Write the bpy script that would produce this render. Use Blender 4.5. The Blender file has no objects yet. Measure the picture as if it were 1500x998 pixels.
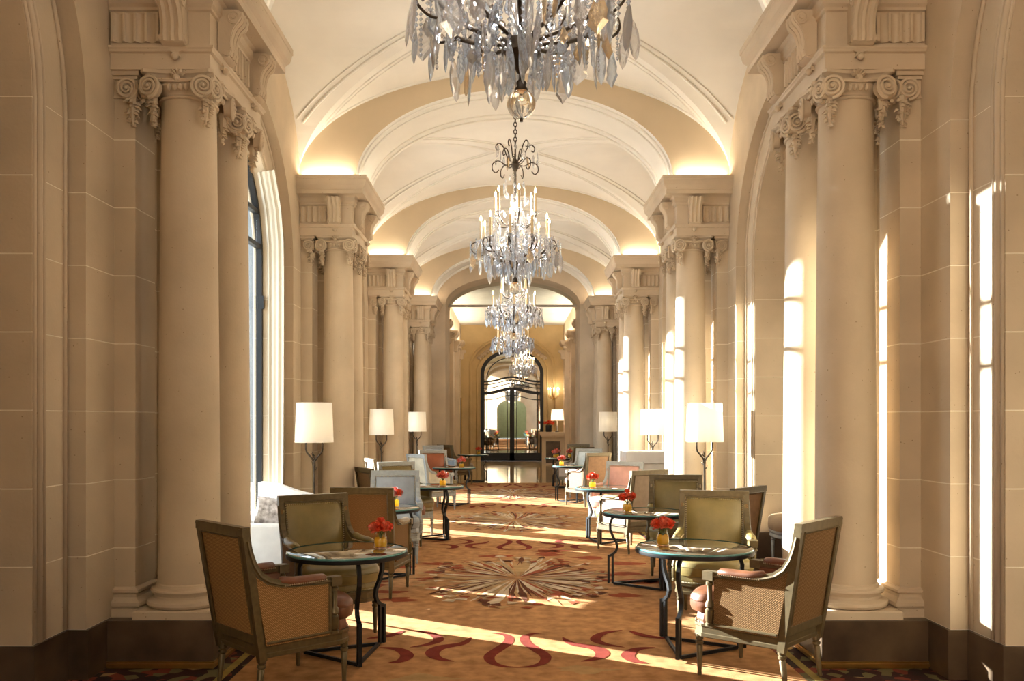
import bpy, math, random
from math import pi, sin, cos, sqrt, radians
from mathutils import Vector, Matrix
RND = random.Random(11)
sc = bpy.context.scene
col = sc.collection

# ------------------------------------------------------------------ camera, sky, sun, exposure
F = 1240.0                      # focal length in pixels of the 1500 x 998 frame
cam_d = bpy.data.cameras.new('camera'); cam = bpy.data.objects.new('camera', cam_d); col.objects.link(cam)
cam.location = (-0.044, 0, 1.6); cam.rotation_euler = (pi/2, 0, 0)
cam_d.sensor_width = 36; cam_d.lens = F/1500*36; cam_d.shift_x = 0.001; cam_d.shift_y = 118/1500
cam_d.clip_start = .05; cam_d.clip_end = 300
sc.camera = cam
sc.view_settings.view_transform = 'Standard'; sc.view_settings.look = 'None'
sc.view_settings.exposure = 0.52; sc.view_settings.gamma = 1; sc.view_settings.use_curve_mapping = False
w = bpy.data.worlds.new('sky'); sc.world = w; w.use_nodes = True
w.node_tree.nodes['Background'].inputs[0].default_value = (.78, .88, 1, 1)
w.node_tree.nodes['Background'].inputs[1].default_value = 4.0
SUN_E = radians(14)
sd = bpy.data.lights.new('sun', 'SUN'); sun = bpy.data.objects.new('sun', sd); col.objects.link(sun)
sd.energy = 40; sd.angle = radians(.5); sd.color = (1, .985, .975)
sun.rotation_euler = Vector((.85*cos(SUN_E), -.527*cos(SUN_E), -sin(SUN_E))).to_track_quat('-Z', 'Y').to_euler()
COVE, CHAND, LAMP = 3.3, 40.0, 1.5
WARM = (1, .86, .66)

# ------------------------------------------------------------------ helpers
def fl(px, py):                 # pixel of the floor -> floor point
    Y = F*1.6/(py-617); return ((px-748.5)*Y/F-.044, Y)

class MB:
    def __init__(s): s.v = []; s.f = []; s.m = []; s.cur = 0
    def add(s, vs, fs):
        b = len(s.v); s.v += [tuple(v) for v in vs]
        for f in fs: s.f.append([i+b for i in f]); s.m.append(s.cur)
        return s
    def box(s, x0, y0, z0, x1, y1, z1):
        x0, x1 = min(x0, x1), max(x0, x1); y0, y1 = min(y0, y1), max(y0, y1); z0, z1 = min(z0, z1), max(z0, z1)
        return s.add([(x0,y0,z0),(x1,y0,z0),(x1,y1,z0),(x0,y1,z0),(x0,y0,z1),(x1,y0,z1),(x1,y1,z1),(x0,y1,z1)],
              [(0,3,2,1),(4,5,6,7),(0,1,5,4),(1,2,6,5),(2,3,7,6),(3,0,4,7)])
    def lathe(s, prof, n=16, c=(0,0), cap=True, a0=0):
        vs = []; fs = []
        for r, z in prof:
            for i in range(n):
                a = a0+2*pi*i/n; vs.append((c[0]+r*cos(a), c[1]+r*sin(a), z))
        for k in range(len(prof)-1):
            for i in range(n):
                j = (i+1) % n; fs.append((k*n+i, k*n+j, (k+1)*n+j, (k+1)*n+i))
        if cap:
            fs.append(tuple(range(n))[::-1]); fs.append(tuple((len(prof)-1)*n+i for i in range(n)))
        return s.add(vs, fs)
    def loft(s, loops, cap=True, closed=True):
        n = len(loops[0]); vs = [p for L in loops for p in L]; fs = []
        for k in range(len(loops)-1):
            for i in range(n if closed else n-1):
                j = (i+1) % n; fs.append((k*n+i, k*n+j, (k+1)*n+j, (k+1)*n+i))
        if cap:
            fs.append(tuple(range(n))[::-1]); fs.append(tuple((len(loops)-1)*n+i for i in range(n)))
        return s.add(vs, fs)
    def prism(s, poly, z0, z1):
        return s.loft([[(x, y, z0) for x, y in poly], [(x, y, z1) for x, y in poly]])
    def prism_x(s, poly, x0, x1):       # poly in (y, z)
        return s.loft([[(x0, y, z) for y, z in poly], [(x1, y, z) for y, z in poly]])
    def prism_y(s, poly, y0, y1):       # poly in (x, z)
        return s.loft([[(x, y0, z) for x, z in poly], [(x, y1, z) for x, z in poly]])
    def tube(s, path, r, n=6, cap=True, closed=False):
        return s.bar(path, [(cos(2*pi*i/n), sin(2*pi*i/n)) for i in range(n)], r, cap, closed)
    def rbar(s, path, wd, ht, up=None, closed=False):
        return s.bar(path, [(-wd/2,-ht/2),(wd/2,-ht/2),(wd/2,ht/2),(-wd/2,ht/2)], 1, True, closed, up)
    def bar(s, path, sec, r=1, cap=True, closed=False, up=None):
        P = [Vector(p) for p in path]; N = len(P); loops = []; prev = None
        for i in range(N):
            if closed: t = P[(i+1) % N]-P[i-1]
            else: t = P[min(i+1, N-1)]-P[max(i-1, 0)]
            t.normalize()
            if up is not None: u = Vector(up)
            elif prev is not None: u = prev
            else: u = Vector((0,0,1)) if abs(t.z) < .9 else Vector((1,0,0))
            sx = t.cross(u)
            if sx.length < 1e-5: sx = t.cross(Vector((.3,.9,.1)))
            sx.normalize(); uu = sx.cross(t); prev = uu
            ri = r[i] if isinstance(r, (list, tuple)) else r
            loops.append([P[i]+sx*(a*ri)+uu*(b*ri) for a, b in sec])
        if closed: loops.append(loops[0]); cap = False
        return s.loft(loops, cap)
    def sphere(s, c, r, n=12, m=8, sx=1, sy=1, sz=1):
        prof = [(r*sin(pi*k/m), -r*cos(pi*k/m)) for k in range(m+1)]
        prof[0] = (r*.02, -r); prof[-1] = (r*.02, r); b = len(s.v)
        s.lathe(prof, n)
        for i in range(b, len(s.v)):
            x, y, z = s.v[i]; s.v[i] = (x*sx+c[0], y*sy+c[1], z*sz+c[2])
        return s
    def octa(s, c, r, rz=None):
        x, y, z = c; q = rz or r
        return s.add([(x+r,y,z),(x,y+r,z),(x-r,y,z),(x,y-r,z),(x,y,z+q),(x,y,z-q)],
                     [(0,1,4),(1,2,4),(2,3,4),(3,0,4),(1,0,5),(2,1,5),(3,2,5),(0,3,5)])
    def xf(s, M):
        s.v = [tuple(M @ Vector(v)) for v in s.v]; return s
    def mesh(s, name, mats, smooth=False):
        me = bpy.data.meshes.new(name); me.from_pydata(s.v, [], s.f)
        if not isinstance(mats, (list, tuple)): mats = [mats]
        for m in mats: me.materials.append(m)
        if len(mats) > 1: me.polygons.foreach_set('material_index', s.m)
        me.update()
        bm_fix(me)
        if smooth is not False:
            me.polygons.foreach_set('use_smooth', [True]*len(me.polygons))
            if smooth is not True: me.set_sharp_from_angle(angle=radians(smooth))
        return me
    def build(s, name, mats, parent=None, smooth=False, loc=(0,0,0), rz=0):
        return inst(name, s.mesh(name, mats, smooth), parent, loc, (0,0,rz))

import bmesh
def bm_fix(me):
    bm = bmesh.new(); bm.from_mesh(me); bmesh.ops.recalc_face_normals(bm, faces=bm.faces); bm.to_mesh(me); bm.free()
def sm(path, n=5):
    P = [Vector(p) for p in path]; out = []
    for i in range(len(P)-1):
        p0, p1, p2, p3 = P[max(i-1, 0)], P[i], P[i+1], P[min(i+2, len(P)-1)]
        for k in range(n):
            t = k/n; out.append(.5*(2*p1+(p2-p0)*t+(2*p0-5*p1+4*p2-p3)*t*t+(3*p1-p0-3*p2+p3)*t**3))
    return out+[P[-1]]
def inst(name, me, parent=None, loc=(0,0,0), rot=(0,0,0), scale=None):
    o = bpy.data.objects.new(name, me); col.objects.link(o)
    o.parent = parent; o.location = loc; o.rotation_euler = rot
    if scale: o.scale = scale
    return o
def tag(o, label, cat, group=None, kind=None):
    if label: o['label'] = label
    if cat: o['category'] = cat
    if group: o['group'] = group
    if kind: o['kind'] = kind
    return o
def thing(name, label, cat, loc=(0,0,0), rz=0, group=None):
    return tag(inst(name, None, None, loc, (0,0,rz)), label, cat, group)
def struct(o): o['kind'] = 'structure'; return o
def setmat(o, m):
    o.material_slots[0].link = 'OBJECT'; o.material_slots[0].material = m; return o
def light(kind, name, loc, energy, color, parent=None, rot=(0,0,0), **kw):
    d = bpy.data.lights.new(name, kind); d.energy = energy; d.color = color
    for k, v in kw.items(): setattr(d, k, v)
    o = bpy.data.objects.new(name, d); col.objects.link(o); o.location = loc; o.rotation_euler = rot; o.parent = parent
    return o

# ------------------------------------------------------------------ materials
def mat(name, c, rough=.5, metal=0, var=.08, scale=6, bump=0, bscale=80, coord='Object', c2=None, emit=None, es=1, coat=0, spec=.5):
    m = bpy.data.materials.new(name); m.use_nodes = True; nt = m.node_tree; N = nt.nodes; L = nt.links
    b = N['Principled BSDF']; b.inputs['Roughness'].default_value = rough; b.inputs['Metallic'].default_value = metal
    b.inputs['Coat Weight'].default_value = coat; b.inputs['Specular IOR Level'].default_value = spec
    tc = N.new('ShaderNodeTexCoord')
    if var or c2:
        n = N.new('ShaderNodeTexNoise'); n.inputs['Scale'].default_value = scale; n.inputs['Detail'].default_value = 6
        L.new(tc.outputs[coord], n.inputs['Vector'])
        r = N.new('ShaderNodeValToRGB'); e = r.color_ramp.elements
        a = [max(0, x*(1-var*2)) for x in c]; bb = [min(1, x*(1+var)) for x in (c2 or c)]
        e[0].position = .32; e[0].color = (*a, 1); e[1].position = .68; e[1].color = (*bb, 1)
        L.new(n.outputs['Fac'], r.inputs['Fac']); L.new(r.outputs['Color'], b.inputs['Base Color'])
    else: b.inputs['Base Color'].default_value = (*c, 1)
    if bump:
        n2 = N.new('ShaderNodeTexNoise'); n2.inputs['Scale'].default_value = bscale; n2.inputs['Detail'].default_value = 4
        L.new(tc.outputs[coord], n2.inputs['Vector'])
        bp = N.new('ShaderNodeBump'); bp.inputs['Strength'].default_value = bump; bp.inputs['Distance'].default_value = .01
        L.new(n2.outputs['Fac'], bp.inputs['Height']); L.new(bp.outputs['Normal'], b.inputs['Normal'])
    if emit: b.inputs['Emission Color'].default_value = (*emit, 1); b.inputs['Emission Strength'].default_value = es
    return m
def stone_mat(name, c, rough=.75):
    m = mat(name, c, rough, var=.06, scale=1.7, bump=.12, bscale=45, c2=[min(1, x*1.04) for x in c], spec=.3)
    nt = m.node_tree; N = nt.nodes; L = nt.links; b = N['Principled BSDF']
    tc = N.new('ShaderNodeNewGeometry')
    for n in N:
        if n.type == 'TEX_NOISE': L.new(tc.outputs['Position'], n.inputs['Vector'])
    v = N.new('ShaderNodeTexVoronoi'); v.inputs['Scale'].default_value = 16; L.new(tc.outputs['Position'], v.inputs['Vector'])
    r = N.new('ShaderNodeValToRGB'); r.color_ramp.elements[0].position = .04; r.color_ramp.elements[0].color = (.45, .38, .3, 1)
    r.color_ramp.elements[1].position = .075; r.color_ramp.elements[1].color = (1, 1, 1, 1)
    L.new(v.outputs['Distance'], r.inputs['Fac'])
    mx = N.new('ShaderNodeMixRGB'); mx.blend_type = 'MULTIPLY'; mx.inputs[0].default_value = .8
    src = b.inputs['Base Color'].links[0].from_socket
    L.new(src, mx.inputs[1]); L.new(r.outputs['Color'], mx.inputs[2]); L.new(mx.outputs[0], b.inputs['Base Color'])
    return m
def weave_mat(name, c1, c2, sc_=95):
    m = mat(name, c1, .85, var=0, spec=.08); nt = m.node_tree; N = nt.nodes; L = nt.links; b = N['Principled BSDF']
    tc = [n for n in N if n.type == 'TEX_COORD'][0]; hs = []
    for ax, s_ in (('DIAGONAL', sc_), ('Z', sc_*.8)):
        wv = N.new('ShaderNodeTexWave'); wv.wave_type = 'BANDS'; wv.bands_direction = ax; wv.inputs['Scale'].default_value = s_/2
        wv.inputs['Distortion'].default_value = 2.0; wv.inputs['Detail'].default_value = 1
        L.new(tc.outputs['Object'], wv.inputs['Vector']); hs.append(wv)
    mm = N.new('ShaderNodeMath'); mm.operation = 'MULTIPLY'
    L.new(hs[0].outputs['Fac'], mm.inputs[0]); L.new(hs[1].outputs['Fac'], mm.inputs[1])
    r = N.new('ShaderNodeValToRGB'); r.color_ramp.elements[0].color = (*c2, 1); r.color_ramp.elements[1].color = (*c1, 1)
    r.color_ramp.elements[1].position = .6
    L.new(mm.outputs[0], r.inputs['Fac']); L.new(r.outputs['Color'], b.inputs['Base Color'])
    bp = N.new('ShaderNodeBump'); bp.inputs['Strength'].default_value = .4; bp.inputs['Distance'].default_value = .004
    L.new(mm.outputs[0], bp.inputs['Height']); L.new(bp.outputs['Normal'], b.inputs['Normal'])
    return m
def pane_mat(name, tint, gl=.12, rough=.0):
    m = bpy.data.materials.new(name); m.use_nodes = True; N = m.node_tree.nodes; L = m.node_tree.links
    N.remove(N['Principled BSDF']); out = N['Material Output']
    t = N.new('ShaderNodeBsdfTransparent'); t.inputs[0].default_value = (*tint, 1)
    g = N.new('ShaderNodeBsdfGlossy'); g.inputs['Roughness'].default_value = rough
    mx = N.new('ShaderNodeMixShader'); fr = N.new('ShaderNodeLayerWeight'); pw = N.new('ShaderNodeMath'); pw.operation = 'POWER'; pw.inputs[1].default_value = 5
    ma = N.new('ShaderNodeMath'); ma.operation = 'MULTIPLY_ADD'; ma.inputs[1].default_value = .9; ma.inputs[2].default_value = .03+gl
    L.new(fr.outputs['Facing'], pw.inputs[0]); L.new(pw.outputs[0], ma.inputs[0]); L.new(ma.outputs[0], mx.inputs[0]); L.new(t.outputs[0], mx.inputs[1]); L.new(g.outputs[0], mx.inputs[2])
    L.new(mx.outputs[0], out.inputs[0]); return m
def crystal_mat(name, tint):
    m = bpy.data.materials.new(name); m.use_nodes = True; N = m.node_tree.nodes; L = m.node_tree.links
    N.remove(N['Principled BSDF']); out = N['Material Output']
    t = N.new('ShaderNodeBsdfGlass'); t.inputs['Color'].default_value = (*tint, 1); t.inputs['IOR'].default_value = 1.33
    g = N.new('ShaderNodeBsdfGlossy'); g.inputs['Roughness'].default_value = .05; g.inputs['Color'].default_value = (*tint, 1)
    mx = N.new('ShaderNodeMixShader'); mx.inputs[0].default_value = .16
    L.new(t.outputs[0], mx.inputs[1]); L.new(g.outputs[0], mx.inputs[2])
    d = N.new('ShaderNodeBsdfTranslucent'); d.inputs[0].default_value = (.97, .98, 1, 1)
    m2 = N.new('ShaderNodeMixShader'); m2.inputs[0].default_value = .20
    L.new(mx.outputs[0], m2.inputs[1]); L.new(d.outputs[0], m2.inputs[2]); L.new(m2.outputs[0], out.inputs[0]); return m
def shade_mat(name, c, tr=.4):
    m = bpy.data.materials.new(name); m.use_nodes = True; N = m.node_tree.nodes; L = m.node_tree.links
    N.remove(N['Principled BSDF']); out = N['Material Output']
    d = N.new('ShaderNodeBsdfDiffuse'); d.inputs[0].default_value = (*c, 1)
    t = N.new('ShaderNodeBsdfTranslucent'); t.inputs[0].default_value = (*c, 1)
    mx = N.new('ShaderNodeMixShader'); mx.inputs[0].default_value = tr
    L.new(d.outputs[0], mx.inputs[1]); L.new(t.outputs[0], mx.inputs[2]); L.new(mx.outputs[0], out.inputs[0]); return m
def carpet_mat(name, c, c2=None, var=.12):
    return mat(name, c, .95, var=var, scale=9, bump=.5, bscale=260, c2=c2, spec=.1)

STONE = stone_mat('limestone', (.595, .478, .338))
STONE2 = stone_mat('limestone_carved', (.605, .488, .352))
PLASTER = mat('vault_plaster', (.82, .785, .715), .8, var=.03, scale=1.5, bump=.03, bscale=20, spec=.2)
ARCHP = mat('arch_plaster', (.64, .52, .36), .8, var=.04, scale=1.5, bump=.03, bscale=20, spec=.2)
MORTAR = mat('mortar', (.86, .78, .64), .9, var=.05)
DARKBASE = mat('brown_marble', (.085, .05, .028), .35, var=.25, scale=3, c2=(.11, .07, .04))
BRASS = mat('brass', (.55, .33, .10), .35, 1, var=.1)
BLACKMETAL = mat('black_metal', (.012, .012, .013), .45, .3, var=.1, scale=20)
BRONZE = mat('bronze', (.075, .055, .038), .35, .8, var=.2, scale=20)
GLASS = pane_mat('window_glass', (.93, .97, .97), .04)
MARBLE_FLOOR = mat('marble_floor', (.42, .30, .16), .08, var=.1, scale=2, c2=(.5, .37, .2))
SHADE = shade_mat('lampshade', (.86, .80, .70))
CURTAIN = shade_mat('curtain', (.60, .53, .42), .02)
WHITEFAB = mat('white_linen', (.80, .78, .74), .9, var=.03, scale=12, bump=.1, bscale=200)
WHITEMARBLE = mat('veined_marble', (.80, .80, .79), .25, var=.06, scale=3)
GOLDWALL = mat('ochre_stone', (.58, .42, .20), .6, var=.06, scale=2)
GREENWALL = mat('pale_green_plaster', (.42, .52, .42), .8, var=.05)
MIRROR = mat('mirror', (.66, .62, .54), .02, 1, var=0)
CRYSTAL = [crystal_mat('crystal_clear', (.97, .98, 1)), crystal_mat('crystal_cool', (.86, .92, 1)), crystal_mat('crystal_amber', (.90, .76, .56)), crystal_mat('crystal_smoke', (.70, .67, .64))]
CANDLE = mat('candle_sleeve', (.78, .62, .38), .5, var=.05)
FLAME = mat('candle_bulb', (1, .9, .7), .5, var=0, emit=(1, .80, .48), es=22)
BALLG = bpy.data.materials.new('ball_glass'); BALLG.use_nodes = True
_b = BALLG.node_tree.nodes['Principled BSDF']; _b.inputs['Transmission Weight'].default_value = 1; _b.inputs['Roughness'].default_value = 0; _b.inputs['IOR'].default_value = 1.45; _b.inputs['Base Color'].default_value = (.97, .93, .84, 1)
GLOBE = pane_mat('glass_globe', (.93, .90, .82), .22)

# ------------------------------------------------------------------ dimensions
ROWS = [6.12+5*k for k in range(-1, 4)]
BAYS = [3.62+5*j for j in range(-1, 4)]          # bay centres between rows (first one behind the camera)
XC, XB, XW, XI = 2.24, 2.02, 2.68, 2.80          # column axis, entablature face, pier face, inner order
DY = .34; YB = .56
ZC = 4.62; VA, VB, VC = 2.70, 1.32, 1.94         # springing; vault half width, rise, half length
ZS, RO, RI = 3.47, 1.63, 1.25                    # side arches: springing, outer and inner radius
BASEH = .305; COURSE = (ZS-BASEH)/7
zb = lambda x: ZC+VB*sqrt(max(0, 1-(x/VA)**2))
zc = lambda y: ZC+VB*sqrt(max(0, 1-(y/VC)**2))
YEND = 21.9

# ------------------------------------------------------------------ floor and carpet
struct(MB().box(-6, -8, -.3, 6, 23.2, -.02).build('floor', mat('screed', (.2, .17, .14), .9)))
CARP = carpet_mat('carpet_ochre', (.47, .225, .088), (.54, .275, .115))
carpet = tag(MB().box(-1.78, -6, -.02, 1.78, YEND, 0).build('carpet', CARP), 'ochre fitted carpet with starburst medallions and dark red curls along the hall', 'carpet')
# dark floral border
RD = {-1: ['by the pale green anteroom', 'beside the white settee', 'beside the grey leather armchair', 'near the cream-backed armchair', 'at the marble lobby, window side'],
      1: ['near the pale green anteroom', 'with the half-hidden floor lamp', 'behind the dark olive armchair', 'beside the white marble console', 'at the marble lobby, niche side']}
def border_mat():
    m = carpet_mat('carpet_border', (.05, .03, .025)); N = m.node_tree.nodes; L = m.node_tree.links; b = N['Principled BSDF']
    tc = [n for n in N if n.type == 'TEX_COORD'][0]
    v = N.new('ShaderNodeTexVoronoi'); v.inputs['Scale'].default_value = 14; L.new(tc.outputs['Object'], v.inputs['Vector'])
    r = N.new('ShaderNodeValToRGB'); r.color_ramp.interpolation = 'CONSTANT'; e = r.color_ramp.elements
    e[0].color = (.05, .022, .018, 1); e[1].position = .45; e[1].color = (.20, .05, .03, 1)
    for p_, c_ in ((.6, (.16, .13, .06, 1)), (.72, (.04, .025, .02, 1)), (.86, (.32, .2, .09, 1))):
        q = e.new(p_); q.color = c_
    L.new(v.outputs['Color'], r.inputs['Fac']); L.new(r.outputs['Color'], b.inputs['Base Color']); return m
BORDER = border_mat(); GOLDLINE = carpet_mat('carpet_gold', (.34, .24, .07))
for s in (-1, 1):
    MB().box(s*1.78, -6, -.02, s*3.7, YEND, -.001).build('carpet_border', BORDER, carpet)
    MB().box(s*1.83, -6, -.015, s*1.88, YEND, .001).build('carpet_gold_line', GOLDLINE, carpet)
RED = carpet_mat('carpet_red', (.22, .035, .02)); CREAM = carpet_mat('carpet_cream', (.66, .50, .33)); RUST = carpet_mat('carpet_rust', (.33, .075, .03))
TAN = carpet_mat('carpet_tan', (.50, .30, .13)); UMBER = carpet_mat('carpet_umber', (.14, .045, .02)); SAND = carpet_mat('carpet_sand', (.40, .27, .14))
def stroke(mb, pts, wid, z=.002, n=8):
    P = []
    for i in range(len(pts)-1):
        p0 = pts[max(i-1, 0)]; p1 = pts[i]; p2 = pts[i+1]; p3 = pts[min(i+2, len(pts)-1)]
        for k in range(n):
            t = k/n
            P.append(tuple(.5*((2*p1[a])+(-p0[a]+p2[a])*t+(2*p0[a]-5*p1[a]+4*p2[a]-p3[a])*t*t+(-p0[a]+3*p1[a]-3*p2[a]+p3[a])*t**3) for a in (0, 1)))
    P.append(pts[-1]); L_ = []; Rr = []
    for i, p in enumerate(P):
        q = Vector(P[min(i+1, len(P)-1)])-Vector(P[max(i-1, 0)]); q.normalize(); t = i/(len(P)-1)
        hw = wid*.5*(.04+sin(pi*min(1, max(0, t)))**.8); L_.append((p[0]-q.y*hw, p[1]+q.x*hw, z)); Rr.append((p[0]+q.y*hw, p[1]-q.x*hw, z))
    b = len(P); mb.add(L_+Rr, [(i, i+1, b+i+1, b+i) for i in range(b-1)])
def cp(lst): return [fl(560+x/3.35, 700+y/3.35) for x, y in lst]
half = [cp([(785,764),(735,768),(700,783),(708,812),(752,842),(800,876),(790,908),(735,927),(650,933)]),
        cp([(885,785),(930,815),(1040,835),(1080,862),(1055,888),(975,904)]),
        cp([(1340,835),(1250,843),(1205,872),(1235,900),(1305,912)]), cp([(1180,750),(1085,765),(1045,795),(1090,818),(1190,835)]),
        cp([(1210,752),(1290,778),(1400,792)])]
CROSS = ROWS
for r in CROSS:
    mb = MB()
    for i, st in enumerate(half):
        wd = (.08, .10, .09, .075, .07)[i]
        for s in (1, -1): stroke(mb, [(s*x, y-6.12+r) for x, y in st], wd, .002+.0004*i+.0002*s)
    mb.build('carpet_curl', RED, carpet)
blob_me = []
for yc in BAYS:
    if yc < 0: continue
    shards = [MB() for _ in range(5)]
    for i in range(240):
        a = 2*pi*i/240+RND.uniform(-.03, .03); big = RND.random()
        r0 = RND.uniform(.02, .25) if i % 3 else RND.uniform(.3, .75); r1 = RND.uniform(.55, 1.0) if i % 3 else min(1.15, r0+RND.uniform(.15, .4))
        w_ = RND.uniform(.008, .026); ex, ey = 1.02, 1.35
        d = Vector((cos(a)*ex, sin(a)*ey)); n_ = Vector((-sin(a), cos(a)))
        rm = r0+(r1-r0)*RND.uniform(.4, .75)
        p = [d*r0-n_*w_*.2, d*rm-n_*w_*(1+rm), d*r1, d*rm+n_*w_*(.6+rm)]
        k = RND.choice([0, 0, 1, 2, 3, 4, 1]); zz = .0015+.00002*i
        shards[k].add([(q.x+.02, q.y+yc, zz) for q in p], [(0, 1, 2, 3)])
    for i in range(120):                     # broken ring of shards round the star
        a = RND.uniform(0, 2*pi); rr = RND.uniform(.72, 1.02); c = Vector((cos(a)*rr*1.0, sin(a)*rr*1.35+yc)); k = RND.choice([0, 1, 2, 3])
        n_ = RND.choice([3, 4]); b = RND.uniform(0, 6)
        shards[k].add([(c.x+cos(b+2*pi*j/n_)*RND.uniform(.03, .10), c.y+sin(b+2*pi*j/n_)*RND.uniform(.03, .10), .005+.00002*i) for j in range(n_)], [tuple(range(n_))])
    for mb, m in zip(shards, (CREAM, TAN, RUST, UMBER, SAND)): mb.build('carpet_medallion', m, carpet)['kind'] = 'stuff'
    mb = MB()
    for i in range(16):
        a = RND.uniform(0, 2*pi); rr = RND.uniform(1.1, 1.5); c = (cos(a)*rr, yc+sin(a)*rr*1.3); n_ = 11
        mb.add([(c[0]+cos(2*pi*j/n_)*RND.uniform(.08, .30), c[1]+sin(2*pi*j/n_)*RND.uniform(.05, .14), .0008) for j in range(n_)], [tuple(range(n_))])
    mb.build('carpet_patch', RUST if yc % 2 < 1 else TAN, carpet)['kind'] = 'stuff'

# ------------------------------------------------------------------ side walls: arched orders, stone courses
def arch_strip(mb, s, x0, x1, yc, y0, y1, rad, ztop, zbot=0.0):
    """wall slab from x0 to x1 (outwards) with an arched opening of half width rad centred on yc"""
    ys = sorted(set([y0-yc, y1-yc]+[rad*sin(pi/2*k/20) for k in range(-20, 21)]))
    lo = lambda y: ZS+sqrt(max(0, rad*rad-y*y)) if abs(y) <= rad+1e-6 else zbot
    for a, b in zip(ys[:-1], ys[1:]):
        m = (a+b)/2; inside = abs(m) < rad
        la, lb = (lo(a), lo(b)) if inside else (zbot, zbot)
        ta, tb = ztop(a), ztop(b)
        v = [(s*x, yc+y, z) for x in (x0, x1) for y, z in ((a, la), (b, lb), (b, tb), (a, ta))]
        f = [(0, 1, 2, 3), (4, 7, 6, 5)]
        if inside: f.append((0, 4, 5, 1))
        mb.add(v, f)
        for e in (-1, 1):               # jambs
            if abs((a if e < 0 else b)-e*rad) < 1e-6 and inside:
                y = yc+e*rad; mb.add([(s*x0, y, zbot), (s*x1, y, zbot), (s*x1, y, ZS), (s*x0, y, ZS)], [(0, 1, 2, 3)])
walls = {}
for s, nm in ((-1, 'wall_left'), (1, 'wall_right')):
    mb = MB()
    for j, yc in enumerate(BAYS):
        y0, y1 = yc-2.5, yc+2.5
        xo = 3.05 if s < 0 else 3.65
        arch_strip(mb, s, XW+.0012, XI+.01, yc, y0, y1, RO+.0012, lambda y: 6.15)
        arch_strip(mb, s, XI+.0012, xo, yc, y0, y1, RI+.0012, lambda y: 6.15)
        if s > 0 or j < 2: mb.box(s*xo, y0, 0, s*(xo+.1), y1, 6.15)
    o = struct(mb.build(nm, MORTAR)); walls[s] = o
    # spandrel skins over the mortar core, in stone
    for j, yc in enumerate(BAYS):
        m2 = MB()
        arch_strip(m2, s, XW-.001, XI+.003, yc, yc-2.5, yc+2.5, RO, lambda y: 6.1, ZS)
        m2.build('lunette', STONE, o, 30)
        m2 = MB(); arch_strip(m2, s, XI, xo-.01, yc, yc-RO-.01, yc+RO+.01, RI, lambda y: ZS+RO+.1, ZS); m2.build('arch_order', STONE, o, 30)
        for rad, xx, tr in ((RI+.05, XI-.012, .022), (RI+.11, XI-.006, .014), (RI+.018, XI-.004, .012), (RO-.03, XI-.005, .015)):
            path = [(s*xx, yc+rad*e, z) for e in (-1,) for z in (BASEH+.01, ZS)]+[(s*xx, yc-rad*cos(pi*k/28), ZS+rad*sin(pi*k/28)) for k in range(1, 28)]+[(s*xx, yc+rad, z) for z in (ZS, BASEH+.01)]
            MB().tube(path, tr, 6).build('archivolt_moulding', STONE2, o, True)
cache = {}
def block(parent, x0, y0, z0, x1, y1, z1, g=.0022, m=None):
    dx, dy, dz = round(abs(x1-x0), 4), round(abs(y1-y0), 4), round(abs(z1-z0), 4); k = (dx, dy, dz)
    if k not in cache:
        e = .0025; mb = MB(); L = []
        for z, i in ((g, e), (g+e, 0), (dz-g-e, 0), (dz-g, e)):
            L.append([(-dx/2+i, -dy/2+i, z), (dx/2-i, -dy/2+i, z), (dx/2-i, dy/2-i, z), (-dx/2+i, dy/2-i, z)])
        cache[k] = mb.loft(L).mesh('stone_block', STONE)
    return inst('stone_block', cache[k], parent, ((x0+x1)/2, (y0+y1)/2, min(z0, z1)))
for s in (-1, 1):
    o = walls[s]; xo = 3.04 if s < 0 else 3.64
    for r in ROWS:
        for k in range(7):
            z0 = BASEH+k*COURSE
            block(o, s*XW, r-.87, z0, s*(XI+.02), r+.87, z0+COURSE)
            for e in (-1, 1): block(o, s*XI, r+e*.87, z0, s*xo, r+e*1.25, z0+COURSE)
        for e in (-1, 1):
            for k in range(8):
                z0 = BASEH+k*COURSE; z1 = z0+COURSE if k < 7 else 3.80
                if k == 0: z0 += .19
                block(o, s*2.54, r+e*DY-.155, z0, s*(XW+.01), r+e*DY+.155, z1)
            MB().box(s*2.5412, r+e*DY-.1538, BASEH, s*XW, r+e*DY+.1538, 3.79).build('pilaster_core', MORTAR, o)
            # pilaster base
            y0, y1 = r+e*DY-.155, r+e*DY+.155; L = []
            for q, z in ((.045, BASEH), (.045, .36), (.03, .362), (.045, .378), (.046, .40), (.03, .418), (.012, .43), (.010, .45), (.028, .465), (.028, .482), (.008, .49), (0, .497)):
                L.append([(s*XW, y0-q, z), (s*(2.54-q), y0-q, z), (s*(2.54-q), y1+q, z), (s*XW, y1+q, z)])
            MB().loft(L).build('pilaster_base', STONE2, o)
    for r in ROWS:
        b = struct(MB().box(s*(XW-.02), r-.885, 0, s*(XI+.05), r+.885, BASEH).box(s*(XI-.02), r-1.265, 0, s*xo, r+1.265, BASEH).build('baseboard_left' if s < 0 else 'baseboard_right', DARKBASE))
for s in (-1, 1):        # stone sill course closing the blind niches at the floor
    for j, yc in enumerate(BAYS):
        if s > 0 or j < 2:
            x = 3.65 if s > 0 else 3.05
            for k in range(9):
                z0 = BASEH+k*COURSE if k else 0
                block(walls[s], s*(x-.002), yc-1.25, z0, s*(x+.05), yc+1.25, BASEH+(k+1)*COURSE)

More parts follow.
